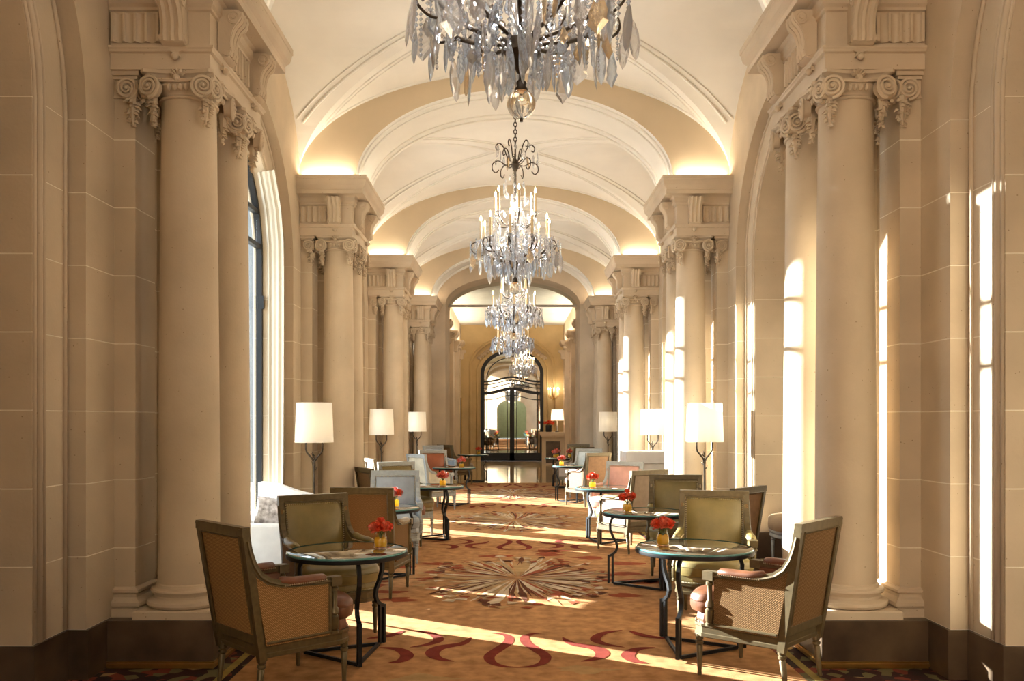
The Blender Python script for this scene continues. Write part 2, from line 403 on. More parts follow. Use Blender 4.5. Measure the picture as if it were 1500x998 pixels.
# ------------------------------------------------------------------ capitals, columns, entablatures
def spiral_mesh():
    mb = MB(); R0 = .076
    c = MB().lathe([(R0*.86, 0), (R0*.86, .05)], 20); mb.add(c.v, c.f)
    p = []; rr = []
    for i in range(50):
        t = i/49; a = -t*2*pi*2.6+pi/2; q = R0*(1-t)**.85*.9+.006; p.append((q*cos(a), q*sin(a), -.004-.014*t)); rr.append(.0135*(1-.55*t))
    mb.tube(p, rr, 6); mb.sphere((0, 0, -.018), .014, 8, 6)
    mb.xf(Matrix.Rotation(-pi/2, 4, 'X'))       # face looks to -y
    return mb.mesh('volute', STONE2, 40)
VOL = spiral_mesh(); 
def garland_mesh():
    mb = MB(); rd = random.Random(5)
    for i in range(20):
        t = i/19; z = -.015-.165*t; wd = .044*(1-t*.7)
        a = rd.uniform(0, 2*pi); c = Vector((cos(a)*wd, sin(a)*wd*.5, z)); d = Vector((cos(a), sin(a)*.6-.3, -.5)).normalized()
        n_ = d.cross(Vector((0, 0, 1))).normalized(); u = n_.cross(d); L = .036*(1.2-t*.45)
        mb.add([c-d*L*.6, c+n_*L*.6, c+d*L*.8, c-n_*L*.6, c+u*.018, c-u*.010], [(0,1,4),(1,2,4),(2,3,4),(3,0,4),(1,0,5),(2,1,5),(3,2,5),(0,3,5)])
    mb.tube([(0, 0, .02), (0, 0, -.09), (0, 0, -.17)], [.03, .022, .006], 6)
    return mb.mesh('garland', STONE2)
GAR = garland_mesh()
def orn_mesh():
    mb = MB()
    for i in range(5):
        a = radians(-70+35*i); d = Vector((sin(a), 0, cos(a))); n_ = Vector((cos(a), 0, -sin(a))); c = Vector((0, 0, 0))
        mb.add([c, c+d*.035+n_*.014, c+d*.06, c+d*.035-n_*.014, c+d*.035+Vector((0, -.022, 0)), c+d*.03], [(0,1,4),(1,2,4),(2,3,4),(3,0,4),(1,0,5),(2,1,5),(3,2,5),(0,3,5)])
    mb.sphere((0, -.01, -.015), .024, 8, 6)
    return mb.mesh('rosette', STONE2)
ORN = orn_mesh()
def abacus_loop(h, z, cut=.035, n=6):
    L = []
    for q in range(4):
        a = q*pi/2; e = Vector((cos(a), sin(a))); u = Vector((-sin(a), cos(a)))
        for k in range(n+1):
            t = -1+2*k/n; p = e*(h-cut*(1-t*t))+u*(t*(h-.025)); L.append((p.x, p.y, z))
    return L
cap = MB()
cap.loft([abacus_loop(.205, 3.862), abacus_loop(.215, 3.872), abacus_loop(.225, 3.885), abacus_loop(.24, 3.89), abacus_loop(.24, 3.912)])
cap.lathe([(.178, 3.735), (.190, 3.74), (.194, 3.75), (.19, 3.757), (.18, 3.762), (.182, 3.775), (.205, 3.80), (.215, 3.825), (.205, 3.85), (.19, 3.865)], 28)
for q in range(4):                              # scroll canal between the volutes, eggs on the echinus
    a = q*pi/2
    for t in (-.055, -.018, .018, .055):
        g = MB().sphere((t, -.208, 3.80), .016, 6, 5, 1, 1, 1.5); g.xf(Matrix.Rotation(a, 4, 'Z')); cap.add(g.v, g.f)
    g = MB().tube([(-.17, -.205, 3.852), (-.08, -.218, 3.842), (0, -.222, 3.838), (.08, -.218, 3.842), (.17, -.205, 3.852)], .013, 6); g.xf(Matrix.Rotation(a, 4, 'Z')); cap.add(g.v, g.f)
CAPM = cap.mesh('capital', STONE2, 40)
shaft = []
for k in range(15):
    t = k/14; z = .505+t*(3.74-.505); r_ = .2-.024*t**1.6; shaft.append((r_, z))
shaft = [(.212, .500), (.210, .508)]+[(r_, z+.01) for r_, z in shaft[:1]]+shaft[1:]
SHM = MB().lathe(shaft, 40).mesh('shaft', STONE, 40)
BASM = MB().lathe([(.235, .36), (.262, .366), (.272, .383), (.268, .402), (.245, .415), (.226, .42), (.218, .435), (.222, .45), (.238, .455), (.246, .468), (.242, .482), (.226, .488), (.214, .49), (.210, .503)], 40).mesh('base', STONE2, 40)
L = []
PLM = MB().loft([[(x*h, y*h, z) for x, y in ((-1,-1),(1,-1),(1,1),(-1,1))] for h, z in ((.27, BASEH), (.27, .352), (.262, .36))]).mesh('plinth', STONE2)
for s in (-1, 1):
    for r in ROWS:
        for e in (-1, 1):
            k_ = RD[s][ROWS.index(r)]
            t = thing('stone_column', 'smooth tan stone column of the pair ' + k_, 'column', (s*XC, r+e*DY, 0), 0, 'column pair ' + k_)
            t.location.z = BASEH
            for nm, me in (('plinth', PLM), ('base', BASM), ('shaft', SHM)): inst(nm, me, t, (0, 0, -BASEH))
            c = inst('capital', CAPM, t, (0, 0, -BASEH))
            for q in range(4):
                M = Matrix.Rotation(q*pi/2, 4, 'Z')
                for sx in (-1, 1):
                    p = M @ Vector((sx*.178, -.232, 3.795)); inst('volute', VOL, c, p, (0, 0, q*pi/2+sx*radians(12)), (sx*-1, 1, 1))
                p = M @ Vector((.172, -.172, 3.735)); inst('garland', GAR, c, p, (0, 0, q*pi/2+pi/4))
                p = M @ Vector((0, -.215, 3.87)); inst('rosette', ORN, c, p, (0, 0, q*pi/2))
    for r in ROWS:                              # pilaster capitals on the wall
        for e in (-1, 1):
            y = r+e*DY; mb = MB()
            mb.box(s*2.50, y-.195, 3.885, s*XW, y+.195, 3.912).box(s*2.52, y-.175, 3.865, s*XW, y+.175, 3.885).box(s*2.525, y-.168, 3.74, s*XW, y+.168, 3.757).box(s*2.535, y-.158, 3.757, s*XW, y+.158, 3.865)
            c = mb.build('pilaster_capital', STONE2, walls[s])
            for sx in (-1, 1):
                inst('volute', VOL, c, (s*2.515, y+sx*.135, 3.80), (0, 0, -s*pi/2+s*sx*-radians(20)), (sx*s, 1, 1))
                inst('volute', VOL, c, (s*2.585, y+sx*.178, 3.80), (0, 0, 0 if sx < 0 else pi))
                inst('garland', GAR, c, (s*2.55, y+sx*.165, 3.735), (0, 0, 0 if sx < 0 else pi))
bp = [(0, 4.375), (.13, 4.375), (.152, 4.362), (.160, 4.335), (.150, 4.305), (.120, 4.275), (.100, 4.24), (.088, 4.20), (.082, 4.15), (.088, 4.10), (.080, 4.065), (.055, 4.05), (0, 4.05)]
mb = MB().prism_x([(-p, z) for p, z in bp], -.075, .075)
for x0 in (-.05, 0, .05): mb.bar([(x0, -p-.003, z) for p, z in bp[2:-2]], [(-.015, -.006), (.015, -.006), (.012, .008), (-.012, .008)], 1, True, False, (1, 0, 0)) if 0 else mb.tube([(x0, -p+.006, z) for p, z in bp[2:-2]], .019, 6)
for sx in (-1, 1):
    g = MB().lathe([(.046, 0), (.046, .012), (.034, .014), (.03, .010), (.016, .010), (.014, .018)], 14); g.xf(Matrix.Translation((sx*.075, -.108, 4.322)) @ Matrix.Rotation(sx*pi/2, 4, 'Y')); mb.add(g.v, g.f)
    g = MB().lathe([(.026, 0), (.026, .010)], 12); g.xf(Matrix.Translation((sx*.075, -.06, 4.088)) @ Matrix.Rotation(sx*pi/2, 4, 'Y')); mb.add(g.v, g.f)
BRK = mb.mesh('bracket', STONE2, 35)
mb = MB().sphere((0, -.03, 3.985), .024, 10, 8)
mb.prism_y([(-.05, 4.025), (-.02, 4.015), (-.03, 3.985), (0, 4.0), (.03, 3.985), (.02, 4.015), (.05, 4.025)], -.025, 0)
DROP = mb.mesh('drop', STONE2, 40)
def flute_panel(n, pitch=.072):
    poly = [(-n*pitch/2-.012, 0), (-n*pitch/2-.012, -.026)]
    for i in range(n):
        c = -n*pitch/2+pitch*(i+.5)
        for k in range(9):
            a = pi-pi*k/8; poly.append((c+.029*cos(a), -.026+.029*sin(a)*.85))
    poly += [(n*pitch/2+.012, -.026), (n*pitch/2+.012, 0)]
    mb = MB(); mb.prism(poly, 4.085, 4.275)
    return mb.mesh('fluted_panel', STONE2, 40)
FL4, FL5 = flute_panel(4), flute_panel(5)
def u_loop(q, z, s, r, xin=XB, yh=YB): return [(s*(XW-.003), r-yh-q, z), (s*(xin-q), r-yh-q, z), (s*(xin-q), r+yh+q, z), (s*(XW-.003), r+yh+q, z)]
for s in (-1, 1):
    for r in ROWS:
        t = thing('entablature', 'carved stone entablature over the columns ' + RD[s][ROWS.index(r)], 'entablature', (s*2.3, r, 3.912), 0, 'carved entablatures')
        P = lambda mb_, nm, sm=False, m=STONE2: inst(nm, mb_.xf(Matrix.Translation((-s*2.3, -r, -3.912))).mesh(nm, m, sm), t)
        P(MB().loft([u_loop(q, z, s, r) for q, z in ((0, 3.912), (0, 4.015), (.018, 4.022), (.022, 4.035), (.03, 4.045), (.03, 4.058), (0, 4.062))]), 'architrave')
        P(MB().loft([u_loop(q, z, s, r) for q, z in ((-.004, 4.06), (-.004, 4.29), (.012, 4.296), (.012, 4.315), (.03, 4.33), (.03, 4.40))]), 'frieze')
        P(MB().loft([u_loop(q, z, s, r) for q, z in ((.02, 4.375), (.035, 4.388), (.055, 4.40), (.155, 4.402), (.155, 4.445), (.150, 4.45), (.160, 4.47), (.185, 4.50), (.195, 4.545), (.198, 4.565), (.205, 4.57), (.205, 4.615), (.1, 4.62))]), 'cornice')
        for y in (-DY, DY):
            inst('bracket', BRK, t, (s*(XB-2.3), y, -3.912), (0, 0, -s*pi/2)); inst('drop', DROP, t, (s*(XB-2.3), y, -3.912), (0, 0, -s*pi/2))
        inst('fluted_panel', FL5, t, (s*(XB-2.3), 0, -3.912), (0, 0, -s*pi/2))
        for e in (-1, 1):
            rz = 0 if e < 0 else pi
            inst('bracket', BRK, t, (s*(XC-2.3), e*YB, -3.912), (0, 0, rz)); inst('drop', DROP, t, (s*(XC-2.3), e*YB, -3.912), (0, 0, rz))
            inst('fluted_panel', FL4, t, (s*(2.505-2.3), e*YB, -3.912), (0, 0, rz))
        # cove up-light lying hidden on top of the cornice
        for e in (-1, 1):
            light('AREA', 'cove_light', (s*2.33, r+e*(YB+.06), 4.66), COVE, WARM, None, (pi, 0, 0), shape='RECTANGLE', size=.62, size_y=.10) if r > 2 else None
        light('AREA', 'cove_light', (s*1.96, r, 4.66), COVE*.6, WARM, None, (pi, 0, 0), shape='RECTANGLE', size=.08, size_y=1.0)
        p = thing('pedestal', 'dark brown pedestal under the columns ' + RD[s][ROWS.index(r)], 'pedestal', (s*2.3, r, 0), 0, 'pedestals under the columns')
        MB().box(-.33, -.64, 0, .358, .64, BASEH).build('block', DARKBASE, p, rz=0 if s > 0 else pi)
        mb = MB().box(-.345, -.66, .012, .358, .66, .032).box(-.34, -.652, .032, .358, .652, .045).box(-.335, -.648, 0, .358, .648, .012)
        mb.build('brass_strip', BRASS, p, rz=0 if s > 0 else pi)
        # low stone kerb joining plinths and pilasters
        for e in (-1, 1): MB().box(s*2.49, r+e*.15-.10, BASEH, s*2.56, r+e*.15+.10, .415).build('plinth_kerb', STONE2, walls[s])

# ------------------------------------------------------------------ ceiling: transverse arches and groin vaults
ceil = None
AX, AB = 1.98, 1.12
def transverse(yf, yb, ax, ab, zsp, name, m, ztop=6.2, xe=2.75):
    mb = MB(); xs = sorted(set([-xe, xe]+[ax*sin(pi/2*k/30) for k in range(-30, 31)]))
    lo = lambda x: zsp+ab*sqrt(max(0, 1-(x/ax)**2))
    for a, b in zip(xs[:-1], xs[1:]):
        ins = abs((a+b)/2) < ax; la, lb = (lo(a), lo(b)) if ins else (zsp-.02, zsp-.02)
        V_ = [(x, y, z) for y in (yf, yb) for x, z in ((a, la), (b, lb), (b, ztop), (a, ztop))]
        mb.cur = 0; mb.add(V_, [(0, 1, 2, 3), (4, 7, 6, 5)]); mb.cur = 1 if ins else 0; mb.add(V_, [(0, 4, 5, 1)])
    return mb.build(name, [m, PLASTER if m is ARCHP else m], ceil, 30)
mb = MB().box(-4, -7.5, 6.2, 4, 22.5, 6.3); ceil = struct(mb.build('ceiling', PLASTER))
for r in ROWS:
    transverse(r-YB, r+YB, AX, AB, ZC, 'transverse_arch', ARCHP)
    for yy, hw, hh in ((r-YB+.10, .03, .018), (r-.30, .03, .014), (r+.30, .03, .014), (r+YB-.10, .03, .018)):
        path = [(-(AX-hh*.4)*cos(pi*k/48), yy, ZC+(AB-hh*.4)*sin(pi*k/48)) for k in range(49)]
        MB().bar(path, [(-hw, -hh/2), (hw, -hh/2), (hw*.7, hh/2), (-hw*.7, hh/2)], 1, True, False, (0, 1, 0)).build('arch_moulding', PLASTER, ceil, 40) if 0 else MB().tube(path, hw*.55, 6).build('arch_moulding', PLASTER, ceil, True)
for yc in BAYS:
    n, mm_ = 20, 10
    for e in (-1, 1):
        mb = MB()                               # end web: height follows x
        for i in range(-n, n):
            t0, t1 = pi/2*i/n, pi/2*(i+1)/n; s0, s1 = sin(t0), sin(t1)
            for k in range(mm_):
                q = []
                for s_ in (s0, s1):
                    for kk in (k, k+1):
                        yv = abs(s_)+(1.03-abs(s_))*kk/mm_; q.append((VA*s_, yc+e*VC*yv, zb(VA*s_)))
                mb.add(q, [(0, 1, 3, 2)])
        mb.build('vault_web', PLASTER, ceil, 30)
        mb = MB()                               # side web: height follows y
        for i in range(-n, n):
            s0, s1 = sin(pi/2*i/n), sin(pi/2*(i+1)/n)
            for k in range(mm_):
                q = []
                for s_ in (s0, s1):
                    for kk in (k, k+1):
                        xv = abs(s_)+(1.02-abs(s_))*kk/mm_; q.append((e*VA*xv, yc+VC*s_, zc(VC*s_)))
                mb.add(q, [(0, 1, 3, 2)])
        mb.build('vault_web', PLASTER, ceil, 30)
        for off, tr in ((.075, .017), (.115, .010)):
            p1 = []; p2 = []
            for k in range(41):
                s_ = -.88+1.76*k/40; s_ = max(-(1-off)+.02, min((1-off)-.02, s_))
                u = sqrt(s_*s_+.0009)
                p1.append((VA*s_, yc+e*VC*(u+off), zb(VA*s_)-.004)); p2.append((e*VA*(u+off), yc+VC*s_, zc(VC*s_)-.004))
            MB().tube(p1, tr*.8, 6).build('panel_moulding', PLASTER, ceil, True); MB().tube(p2, tr, 6).build('panel_moulding', PLASTER, ceil, True)
        p3 = [(VA*s_, yc+e*VC*.965, zb(VA*s_)-.004) for s_ in [-.86+1.72*k/30 for k in range(31)]]
        MB().tube(p3, .012, 6).build('panel_moulding', PLASTER, ceil, True)

# ------------------------------------------------------------------ far end: arched passage, lobby, doors
wf = struct(transverse(YEND, YEND+1.5, 1.74, .74, ZC, 'wall_far', STONE, 6.2, 4.0)); wf.parent = None
mb = MB()
for s in (-1, 1): mb.box(s*1.74, YEND, 0, s*4, YEND+1.5, ZC)
struct(mb.build('wall_far', STONE))
struct(MB().box(-4, YEND, -.3, 4, 34.4, -.004).build('floor_lobby', MARBLE_FLOOR))
YD = 34.0
# marble slabs
for i in range(6):
    for j in range(5):
        MB().box(-2.0+i*.67+.003, YEND+.02+j*2.4, -.01, -2.0+(i+1)*.67-.003, YEND+.02+(j+1)*2.4-.006, 0).build('marble_slab', MARBLE_FLOOR, bpy.data.objects['floor_lobby'])
tr_ = thing('transom_window', 'thin transom bar and glazed tympanum across the far arch', 'transom', (0, YEND+.9, 4.70))
MB().box(-1.74, -.04, -.03, 1.74, .04, .03).build('bar', mat('grey_paint', (.45, .40, .33), .6), tr_)
MB().loft([[(1.735*cos(pi*k/24), y, .03+.66*sin(pi*k/24)) for k in range(25)] for y in (-.006, .006)]).build('pane', GLASS, tr_)
for s, nm in ((-1, 'wall_lobby_left'), (1, 'wall_lobby_right')):
    mb = MB().box(s*2.05, YEND+1.5, 0, s*2.4, YD, 5.6)
    w_ = struct(mb.build(nm, STONE))
    for y in (24.5, 27.5, 30.8):
        MB().box(s*1.9, y-.28, 0, s*2.06, y+.28, 4.3).build('pilaster', STONE2, w_)
        MB().loft([[(s*2.06, y-.3-q, z), (s*(1.9-q), y-.3-q, z), (s*(1.9-q), y+.3+q, z), (s*2.06, y+.3+q, z)] for q, z in ((0, 4.2), (.05, 4.22), (.05, 4.3), (.12, 4.36), (.16, 4.45), (.16, 4.5))]).build('pilaster_cornice', STONE2, w_)
        inst('bracket', BRK, w_, (s*1.9, y, -.2), (0, 0, -s*pi/2), (1.6, 1.3, 1))
    light('AREA', 'cove_light', (s*1.82, 29, 4.6), 60, WARM, None, (pi, 0, 0), shape='RECTANGLE', size=.15, size_y=8)
struct(MB().box(-2.4, YEND+1.45, 5.45, 2.4, YD+.2, 5.6).build('ceiling_lobby', PLASTER))
# door wall with recessed arches
mb = MB()
def flatwall(mb, y0, y1, half, zs, rad, xe, zt):
    xs = sorted(set([-xe, xe]+[half*sin(pi/2*k/16) for k in range(-16, 17)]))
    lo = lambda x: zs+rad*sqrt(max(0, 1-(x/half)**2))
    for a, b in zip(xs[:-1], xs[1:]):
        ins = abs((a+b)/2) < half; la, lb = (lo(a), lo(b)) if ins else (0, 0)
        mb.add([(x, y, z) for y in (y0, y1) for x, z in ((a, la), (b, lb), (b, zt), (a, zt))], [(0, 1, 2, 3), (4, 7, 6, 5)]+([(0, 4, 5, 1)] if ins else []))
    for s in (-1, 1): mb.add([(s*half, y0, 0), (s*half, y1, 0), (s*half, y1, zs), (s*half, y0, zs)], [(0, 1, 2, 3)])
flatwall(mb, YD, YD+.3, 1.25, 3.5, .95, 2.2, 5.6); flatwall(mb, YD-.12, YD+.01, 1.62, 3.75, 1.15, 2.2, 5.6)
dw = struct(mb.build('wall_door', GOLDWALL, None, 30))
for hx, zs, rd in ((1.42, 3.55, 1.08), (1.70, 3.8, 1.2)):
    MB().tube([(-hx, YD-.12 if hx > 1.6 else YD-.005, 0)]+[(-hx*cos(pi*k/24), YD-.12 if hx > 1.6 else YD-.005, zs+rd*sin(pi*k/24)) for k in range(25)]+[(hx, YD-.12 if hx > 1.6 else YD-.005, 0)], .035, 6).build('wall_moulding', GOLDWALL, dw, True)
for s in (-1, 1):
    for i in range(6): inst('rosette', ORN, dw, (s*(.75+.11*i), YD-.01, 4.50-.085*i+.05), (0, s*.5, 0), (2.2, 2.2, 2.2))
door = struct(inst('door_1', None, None, (0, YD-.02, 0)))
arch = lambda hx, zs, rd, y=0: [(-hx, y, .0)]+[(-hx*cos(pi*k/24), y, zs+rd*sin(pi*k/24)) for k in range(25)]+[(hx, y, .0)]
MB().rbar(arch(1.19, 3.5, .90), .14, .08, (0, 1, 0)).build('door_frame', BLACKMETAL, door)
MB().tube(arch(1.0, 3.35, .80), .02, 6).build('door_frame', BLACKMETAL, door)
MB().box(-.09, -.05, 0, .09, .05, 2.95).build('meeting_stile', BLACKMETAL, door)
MB().box(-1.2, -.05, 0, 1.2, .05, .32).build('kick_panel', BLACKMETAL, door)
wave = lambda z: [(x, 0, z+.18*(.5+.5*cos(pi*x/1.2))**1.5) for x in [-1.2+2.4*k/24 for k in range(25)]]
for z, h in ((2.72, .12), (2.92, .035), (3.06, .035), (3.18, .07), (2.45, .03)): MB().rbar(wave(z), h, .04, (0, 1, 0)).build('door_rail', BLACKMETAL, door)
for s in (-1, 1):
    MB().box(s*1.02-.012, -.02, .3, s*1.02+.012, .02, 2.8).build('glazing_bar', BLACKMETAL, door); MB().box(s*.18-.012, -.02, .3, s*.18+.012, .02, 2.8).build('glazing_bar', BLACKMETAL, door)
    MB().box(s*1.18, .0, .3, s*.03, .012, 2.85).build('door_pane', MIRROR, door)
MB().loft([[(-1.2, y, 2.85)]+[(-1.2*cos(pi*k/24), y, 3.5+.92*sin(pi*k/24)) for k in range(25)]+[(1.2, y, 2.85)] for y in (.0, .012)]).build('fanlight_pane', MIRROR, door)
# dark side door in the lobby
d2 = struct(inst('door_2', None, None, (-2.04, 32.5, 0)))
MB().box(0, -.5, 0, .06, .5, 2.5).build('door_leaf', BLACKMETAL, d2); MB().box(0, -.56, 0, .08, -.5, 2.56).box(0, .5, 0, .08, .56, 2.56).box(0, -.56, 2.5, .08, .56, 2.56).build('door_frame', BRASS, d2)
# back of the hall behind the camera
wb = MB(); flatwall(wb, -6.6, -6.3, 1.3, 2.6, .9, 4, 6.2); struct(wb.build('wall_back', STONE, None, 30))
struct(MB().box(-4, -9.4, 0, 4, -9.3, 5).box(-4, -9.4, 0, -3.9, -6.5, 5).box(3.9, -9.4, 0, 4, -6.5, 5).box(-4, -9.4, 5, 4, -6.4, 5.1).build('wall_back', GREENWALL))
struct(MB().box(-4, -9.4, -.3, 4, -6, -.01).build('floor_back', MARBLE_FLOOR))
light('POINT', 'anteroom_light', (0, -8, 3.5), 45, (1, .9, .7), None, shadow_soft_size=.3)

# ------------------------------------------------------------------ left windows, curtains, courtyard
XG = 2.97
for wi, yc in enumerate(BAYS[2:]):
    wn = struct(inst('window_%d' % (wi+1), None, None, (-XG, yc, 0)))
    Rr = RI-.02
    path = [(0, -Rr, .02), (0, -Rr, ZS)]+[(0, -Rr*cos(pi*k/24), ZS+Rr*sin(pi*k/24)) for k in range(1, 24)]+[(0, Rr, ZS), (0, Rr, .02)]
    MB().rbar(path, .06, .07, (1, 0, 0)).build('window_frame', BLACKMETAL, wn)
    for z, h in ((.12, .2), (3.62, .05), (4.0, .05)):
        hw = Rr if z < ZS else sqrt(Rr*Rr-(z-ZS)**2)
        MB().box(-.03, -hw, z-h/2, .03, hw, z+h/2).build('transom', BLACKMETAL, wn)
    for y in (-.42, .42):
        if wi: MB().box(-.025, y-.028, 0, .025, y+.028, ZS+sqrt(Rr*Rr-.18)).build('mullion', BLACKMETAL, wn)
        else: MB().box(-.05, y*.6-.155, 0, .05, y*.6+.155, ZS+sqrt(Rr*Rr-.18)).build('mullion', STONE2, wn)  # first window: broad mullions invented to keep sun off the front right column
    for a, b in ((-Rr, -.42), (-.42, .42), (.42, Rr)):
        MB().box(-.004, a+.02, .2, .004, b-.02, ZS+.13).build('pane', GLASS, wn)
        c_ = (a+b)/2
        if a == -.42: MB().rbar([(0, c_-.3, 3.70), (0, c_+.3, 3.70), (0, c_+.3, 3.92), (0, c_-.3, 3.92)], .012, .012, (1, 0, 0), True).build('leading', BLACKMETAL, wn)
    MB().loft([[(x, -1.1*1, ZS+.15)]+[(x, -(Rr-.02)*cos(pi*k/24), ZS+(Rr-.02)*sin(pi*k/24)) for k in range(3, 22)]+[(x, 1.1, ZS+.15)] for x in (-.004, .004)]).build('fanlight_pane', GLASS, wn)
    MB().box(.02, Rr-.05, 2.9, .06, Rr-.02, 3.05).build('handle', BLACKMETAL, wn)
    for e in (-1, 1):
        cu = tag(inst('curtain', None, None, (-2.775, yc+e*1.112, 0)), ('cream curtain gathered at the settee\'s high end', 'cream curtain at the settee\'s low end', 'cream curtain of the window nearest the cream-backed armchair', 'cream curtain of the window nearest the small grey-blue armchair')[(0 if e > 0 else 1) if wi == 0 else wi+1], 'curtain', 'cream window curtains')
        mb = MB(); loops = []
        for k in range(13):
            z = .03+k*(4.38-.03)/12; t = k/12; L = []; sh = RI-sqrt(max(.01, RI*RI-max(0, z-ZS)**2))
            for i in range(61):
                u = i/60; amp = (.045+.02*sin(7*u+e))*(1-.35*t); ph = u*pi*7.5+.8*sin(2.2*t+u*3)
                L.append((-.11+.215*u+.012*sin(ph*2), e*(.125-.10*u-sh*1.0)+amp*.5*sin(ph), z))
            loops.append(L)
        mb.loft(loops, False, False); 
        c_ = mb.build('drape', CURTAIN, cu, True)
# courtyard: pale stone wing seen through the windows
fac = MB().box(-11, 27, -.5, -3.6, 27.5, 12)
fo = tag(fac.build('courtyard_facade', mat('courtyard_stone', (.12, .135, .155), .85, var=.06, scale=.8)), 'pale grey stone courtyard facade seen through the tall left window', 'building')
struct(MB().box(-60, -30, -.6, -3.1, 60, -.35).build('ground', mat('courtyard_paving', (.45, .44, .42), .9)))

# ------------------------------------------------------------------ chairs
def chair_meshes():
    M = {}
    W0 = mat('frame_default', (.2, .18, .12), .5)
    M['leg'] = MB().lathe([(.011, 0), (.015, .012), (.013, .03), (.014, .035), (.021, .185), (.016, .192), (.025, .2), (.025, .214), (.017, .22), (.025, .226), (.025, .262)], 10).mesh('leg', W0, 40)
    out = [(-.255, -.29), (.255, -.29), (.30, .22), (.27, .285), (.17, .325), (0, .34), (-.17, .325), (-.27, .285), (-.30, .22)]
    sc_ = lambda k, dx=0: [(x*k, y*k+dx) for x, y in out]
    M['seat_rail'] = MB().loft([[(x*q, y*q, z) for x, y in out] for q, z in ((.985, .25), (1.0, .255), (1.0, .275), (.985, .28), (.985, .312), (1.0, .318), (1.0, .335))]).mesh('seat_rail', W0)
    M['seat_pad'] = MB().loft([[(x*q, y*q, z) for x, y in out] for q, z in ((.96, .33), (.965, .36), (.95, .395))]).mesh('seat_pad', W0)
    cu = [(-.235, -.25), (.235, -.25), (.245, .15), (.29, .19), (.295, .26), (.25, .33), (.13, .375), (0, .385), (-.13, .375), (-.25, .33), (-.295, .26), (-.29, .19), (-.245, .15)]
    M['cushion'] = MB().loft([[(x*q, (y-.03)*q+.03, z) for x, y in cu] for q, z in ((.90, .392), (.975, .402), (1.0, .43), (1.0, .465), (.985, .467), (1.0, .469), (.99, .495), (.95, .515), (.86, .53), (.6, .542), (.25, .547))]).mesh('cushion', W0, 50)
    xs = lambda z: .245+.02*(z-.25)/.75; yb = lambda z: -.285-.12*(z-.25)/.75
    mb = MB()
    for s in (-1, 1): mb.rbar([(s*xs(z), yb(z), z) for z in (.24, .5, .8, 1.0)], .042, .045, (0, 1, .16))
    mb.rbar([(-.285, yb(.98), .98), (.285, yb(.98), .98)], .046, .05)
    mb.rbar([(-.25, yb(.36), .36), (.25, yb(.36), .36)], .036, .05)
    for a, b in (((-.235, .95), (.235, .95)), ((-.235, .95), (-.225, .4)), ((.235, .95), (.225, .4))):
        for dy in (-.022, .022): mb.tube([(a[0], yb(a[1])+dy, a[1]), (b[0], yb(b[1])+dy, b[1])], .008, 5)
    M['back_frame'] = mb.mesh('back_frame', W0)
    mb = MB(); n = 8
    def panel(off, bul, z0, z1, th):
        L = []
        for i in range(n+1):
            for j in range(n+1):
                u, v = i/n*2-1, j/n; z = z0+(z1-z0)*v; x = u*(xs(z)-.018); y = yb(z)+off+bul*(1-u**4)*(1-(2*v-1)**4); L.append((x, y, z))
        return L, [(i*(n+1)+j, (i+1)*(n+1)+j, (i+1)*(n+1)+j+1, i*(n+1)+j+1) for i in range(n) for j in range(n)]
    M['back_panel'] = MB().add(*panel(-.012, -.006, .375, .96, 0)).mesh('back_panel', W0, True)
    M['back_pad'] = MB().add(*panel(.012, .038, .38, .955, 0)).mesh('back_pad', W0, True)
    ap = [(-.392, .93), (-.376, .86), (-.352, .79), (-.315, .73), (-.26, .69), (-.19, .668), (-.10, .658), (.02, .652), (.15, .648)]
    ax = lambda y: .262+(y+.39)*.065
    for s, nm in ((-1, 'l'), (1, 'r')):
        mb = MB().rbar([(s*ax(y), y, z) for y, z in ap], .04, .036); mb.tube([(s*(ax(y)+.02), y, z-.004) for y, z in ap], .009, 5)
        mb.box(s*ax(.16)-.032, .125, .615, s*ax(.16)+.032, .195, .668)
        M['arm_'+nm] = mb.mesh('arm', W0)
        L = []
        for y, q in ((-.20, .3), (-.18, .85), (-.1, 1), (.02, 1), (.085, .9), (.105, .35)):
            z = .668 if y > -.15 else .685; L.append([(s*ax(y)+.034*q*cos(2*pi*i/10), y, z+.028*q*sin(2*pi*i/10)) for i in range(10)])
        M['arm_pad_'+nm] = MB().loft(L).mesh('arm_pad', W0, True)
        mb = MB().lathe([(.026, .33), (.026, .345), (.02, .35), (.026, .36), (.027, .43), (.018, .44), (.028, .45), (.024, .475), (.014, .49), (.017, .58), (.024, .585), (.024, .60), (.018, .605), (.026, .62)], 10, (s*(ax(.16)+.004), .16))
        M['arm_support_'+nm] = mb.mesh('arm_support', W0, 40)
        poly = [(-.272, .325), (.13, .325), (.13, .628)]+[(y+.012, z-.02) for y, z in reversed(ap[:-1])]
        poly[-1] = (yb(.92)+.03, .90)
        L0 = [(s*(ax(y)+.008), y, z) for y, z in poly]; L1 = [(s*(ax(y)-.006), y, z) for y, z in poly]
        M['side_panel_'+nm] = MB().loft([L0, L1]).mesh('side_panel', W0)
        # inside upholstery
        M['side_pad_'+nm] = MB().loft([[(s*(ax(y)-.007), y, z) for y, z in poly], [(s*(ax(y)-.022), y, z-.01) for y, z in poly]]).mesh('side_pad', W0)
        mb = MB().box(s*ax(.1)+.000, .118, .335, s*ax(.1)+.018, .135, .64); mb.tube([(s*(ax(y)+.012), y, .342) for y in (-.27, .13)], .008, 5)
        M['side_trim_'+nm] = mb.mesh('side_trim', W0)
    mb = MB(); nail = lambda p: mb.octa(p, .0062)
    for i in range(28):
        u = -1+2*i/27; nail((u*.222, yb(.935)+.036, .935))
    for i in range(30):
        z = .42+.51*i/29
        for s in (-1, 1): nail((s*(xs(z)-.03), yb(z)+.034, z))
